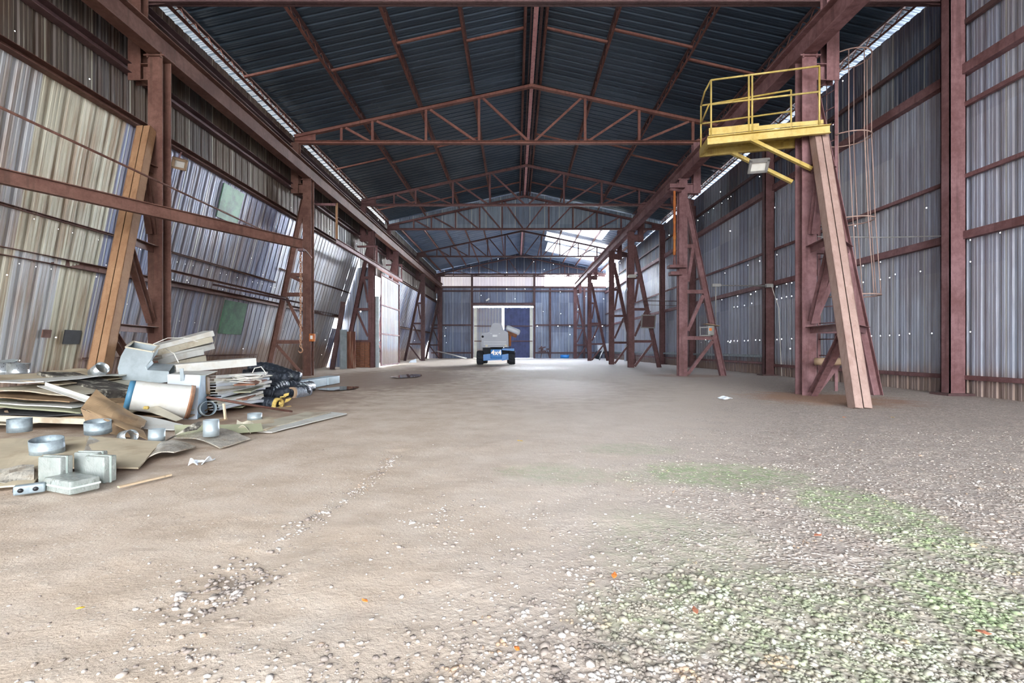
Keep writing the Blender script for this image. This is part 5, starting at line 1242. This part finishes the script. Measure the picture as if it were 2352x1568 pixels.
while len(P_) < 19000 and tries < 400000:
    tries += 1
    # sample in the visible wedge, denser near the camera
    y = 1.15+8.0*rs.rand()**2.3; x = (rs.rand()*2.4-1.2)*y
    if x > 1.12*y or x < -1.12*y or x > 8.5 or y > 5.6 or (x < -2.6 and y > 2.9): continue
    nb = mnoise.noise(V((x*1.3, y*1.3, 2))); g = (x-(.5*y-.7)+nb*1.6)
    p = 1/(1+math.exp(-2.4*(g-.1)))
    cl = mnoise.noise(V((x*3.5, y*3.5, 8)))
    p *= (.35+.9*max(0, .35+cl))*(1 if y < 4 else .55)
    p = max(p, .006)
    if rs.rand() > p: continue
    s = rs.lognormal(math.log(.0062), .40)*(1 if y < 3.5 else .95)
    P_.append((x, y, relief(x, y)+s*.12)); S_.append(min(s, .018))
def cluster(cx, cy, rx, ry, n, s0):
    for _ in range(n):
        x = cx+rs.normal()*rx; y = cy+rs.normal()*ry; s = rs.lognormal(math.log(s0), .35)
        P_.append((x, y, relief(x, y)+s*.3)); S_.append(min(s, .02))
cluster(-1.17, 1.95, .09, .12, 220, .009)
for k in range(420):
    y = 2.3+2.1*rs.rand(); w = .035+.02*rs.rand(); x = -1.13+rs.normal()*w+.06*math.sin(y*2.1)
    s = rs.lognormal(math.log(.007), .35); P_.append((x, y, relief(x, y)+s*.3)); S_.append(min(s, .016))
cluster(-.25, 1.55, .25, .08, 90, .007); cluster(.30, 1.75, .12, .12, 160, .008); cluster(.72, 1.9, .08, .1, 200, .009); cluster(.15, 1.5, .2, .1, 120, .009)
gravel('gravel', np.array(P_), np.array(S_), 'loose pale pebbles scattered over the dirt and gravel ground')

# ================================================================== light and camera
w = bpy.data.worlds.new('sky'); SC.world = w; w.use_nodes = True; t = NT(w)
tc = t.n('ShaderNodeTexCoord').outputs['Generated']; v = t.vmath('NORMALIZE', tc)
x = t.sep(v)
D1 = V((.36, 1, .16)).normalized()
d1 = t.math('MAXIMUM', t.vmath('DOT_PRODUCT', v, tuple(D1)), 0.0)
glow = t.math('MULTIPLY', t.math('POWER', d1, 12.0), SUNGLOW)
up = t.ss(x[2], -.15, .9)
base = t.mix(up, (1.0, .985, .97), (.80, .90, 1.0))
# the open front (towards -Y) is the bright overcast side that lights the hall
fr = t.math('ADD', 1.0, t.math('MULTIPLY', t.ss(x[1], .1, -.6), FRONT))
upb = t.math('MULTIPLY', t.math('MULTIPLY', t.ss(x[2], .3, .7), t.ss(x[1], -.3, .1)), UPSKY)
fr = t.math('ADD', fr, upb)
col = t.mix(1.0, base, t.comb(fr, fr, fr), 'MULTIPLY')
gl = t.comb(t.math('MULTIPLY', glow, .86), t.math('MULTIPLY', glow, .93), glow)
col = t.mix(1.0, col, gl, 'ADD')
bg = t.n('ShaderNodeBackground'); t.put(bg.inputs[0], col); bg.inputs[1].default_value = SKY
o = t.n('ShaderNodeOutputWorld'); t.nt.links.new(bg.outputs[0], o.inputs[0])
w.cycles.sampling_method = 'MANUAL'; w.cycles.sample_map_resolution = 512

cam = bpy.data.cameras.new('camera'); co = bpy.data.objects.new('camera', cam); COL.objects.link(co)
co.location = (0, 0, H); co.rotation_euler = (math.pi/2, 0, 0)
cam.sensor_width = 36; cam.lens = F/2352*36; cam.shift_x = -(VX-1176)/2352; cam.shift_y = (VY-784)/2352; cam.clip_end = 400; cam.clip_start = .05
SC.camera = co
vs = SC.view_settings; vs.view_transform = 'Standard'; vs.look = 'None'; vs.gamma = 1; vs.use_curve_mapping = False; vs.exposure = EXPOSURE
SC.cycles.max_bounces = 8; SC.cycles.diffuse_bounces = 5; SC.cycles.glossy_bounces = 3; SC.cycles.transmission_bounces = 5; SC.cycles.transparent_max_bounces = 8
SC.cycles.use_denoising = True; SC.cycles.sample_clamp_indirect = 8.0; SC.cycles.caustics_reflective = False; SC.cycles.caustics_refractive = False
for ob in bpy.data.objects:
    if 'org' in ob: del ob['org']
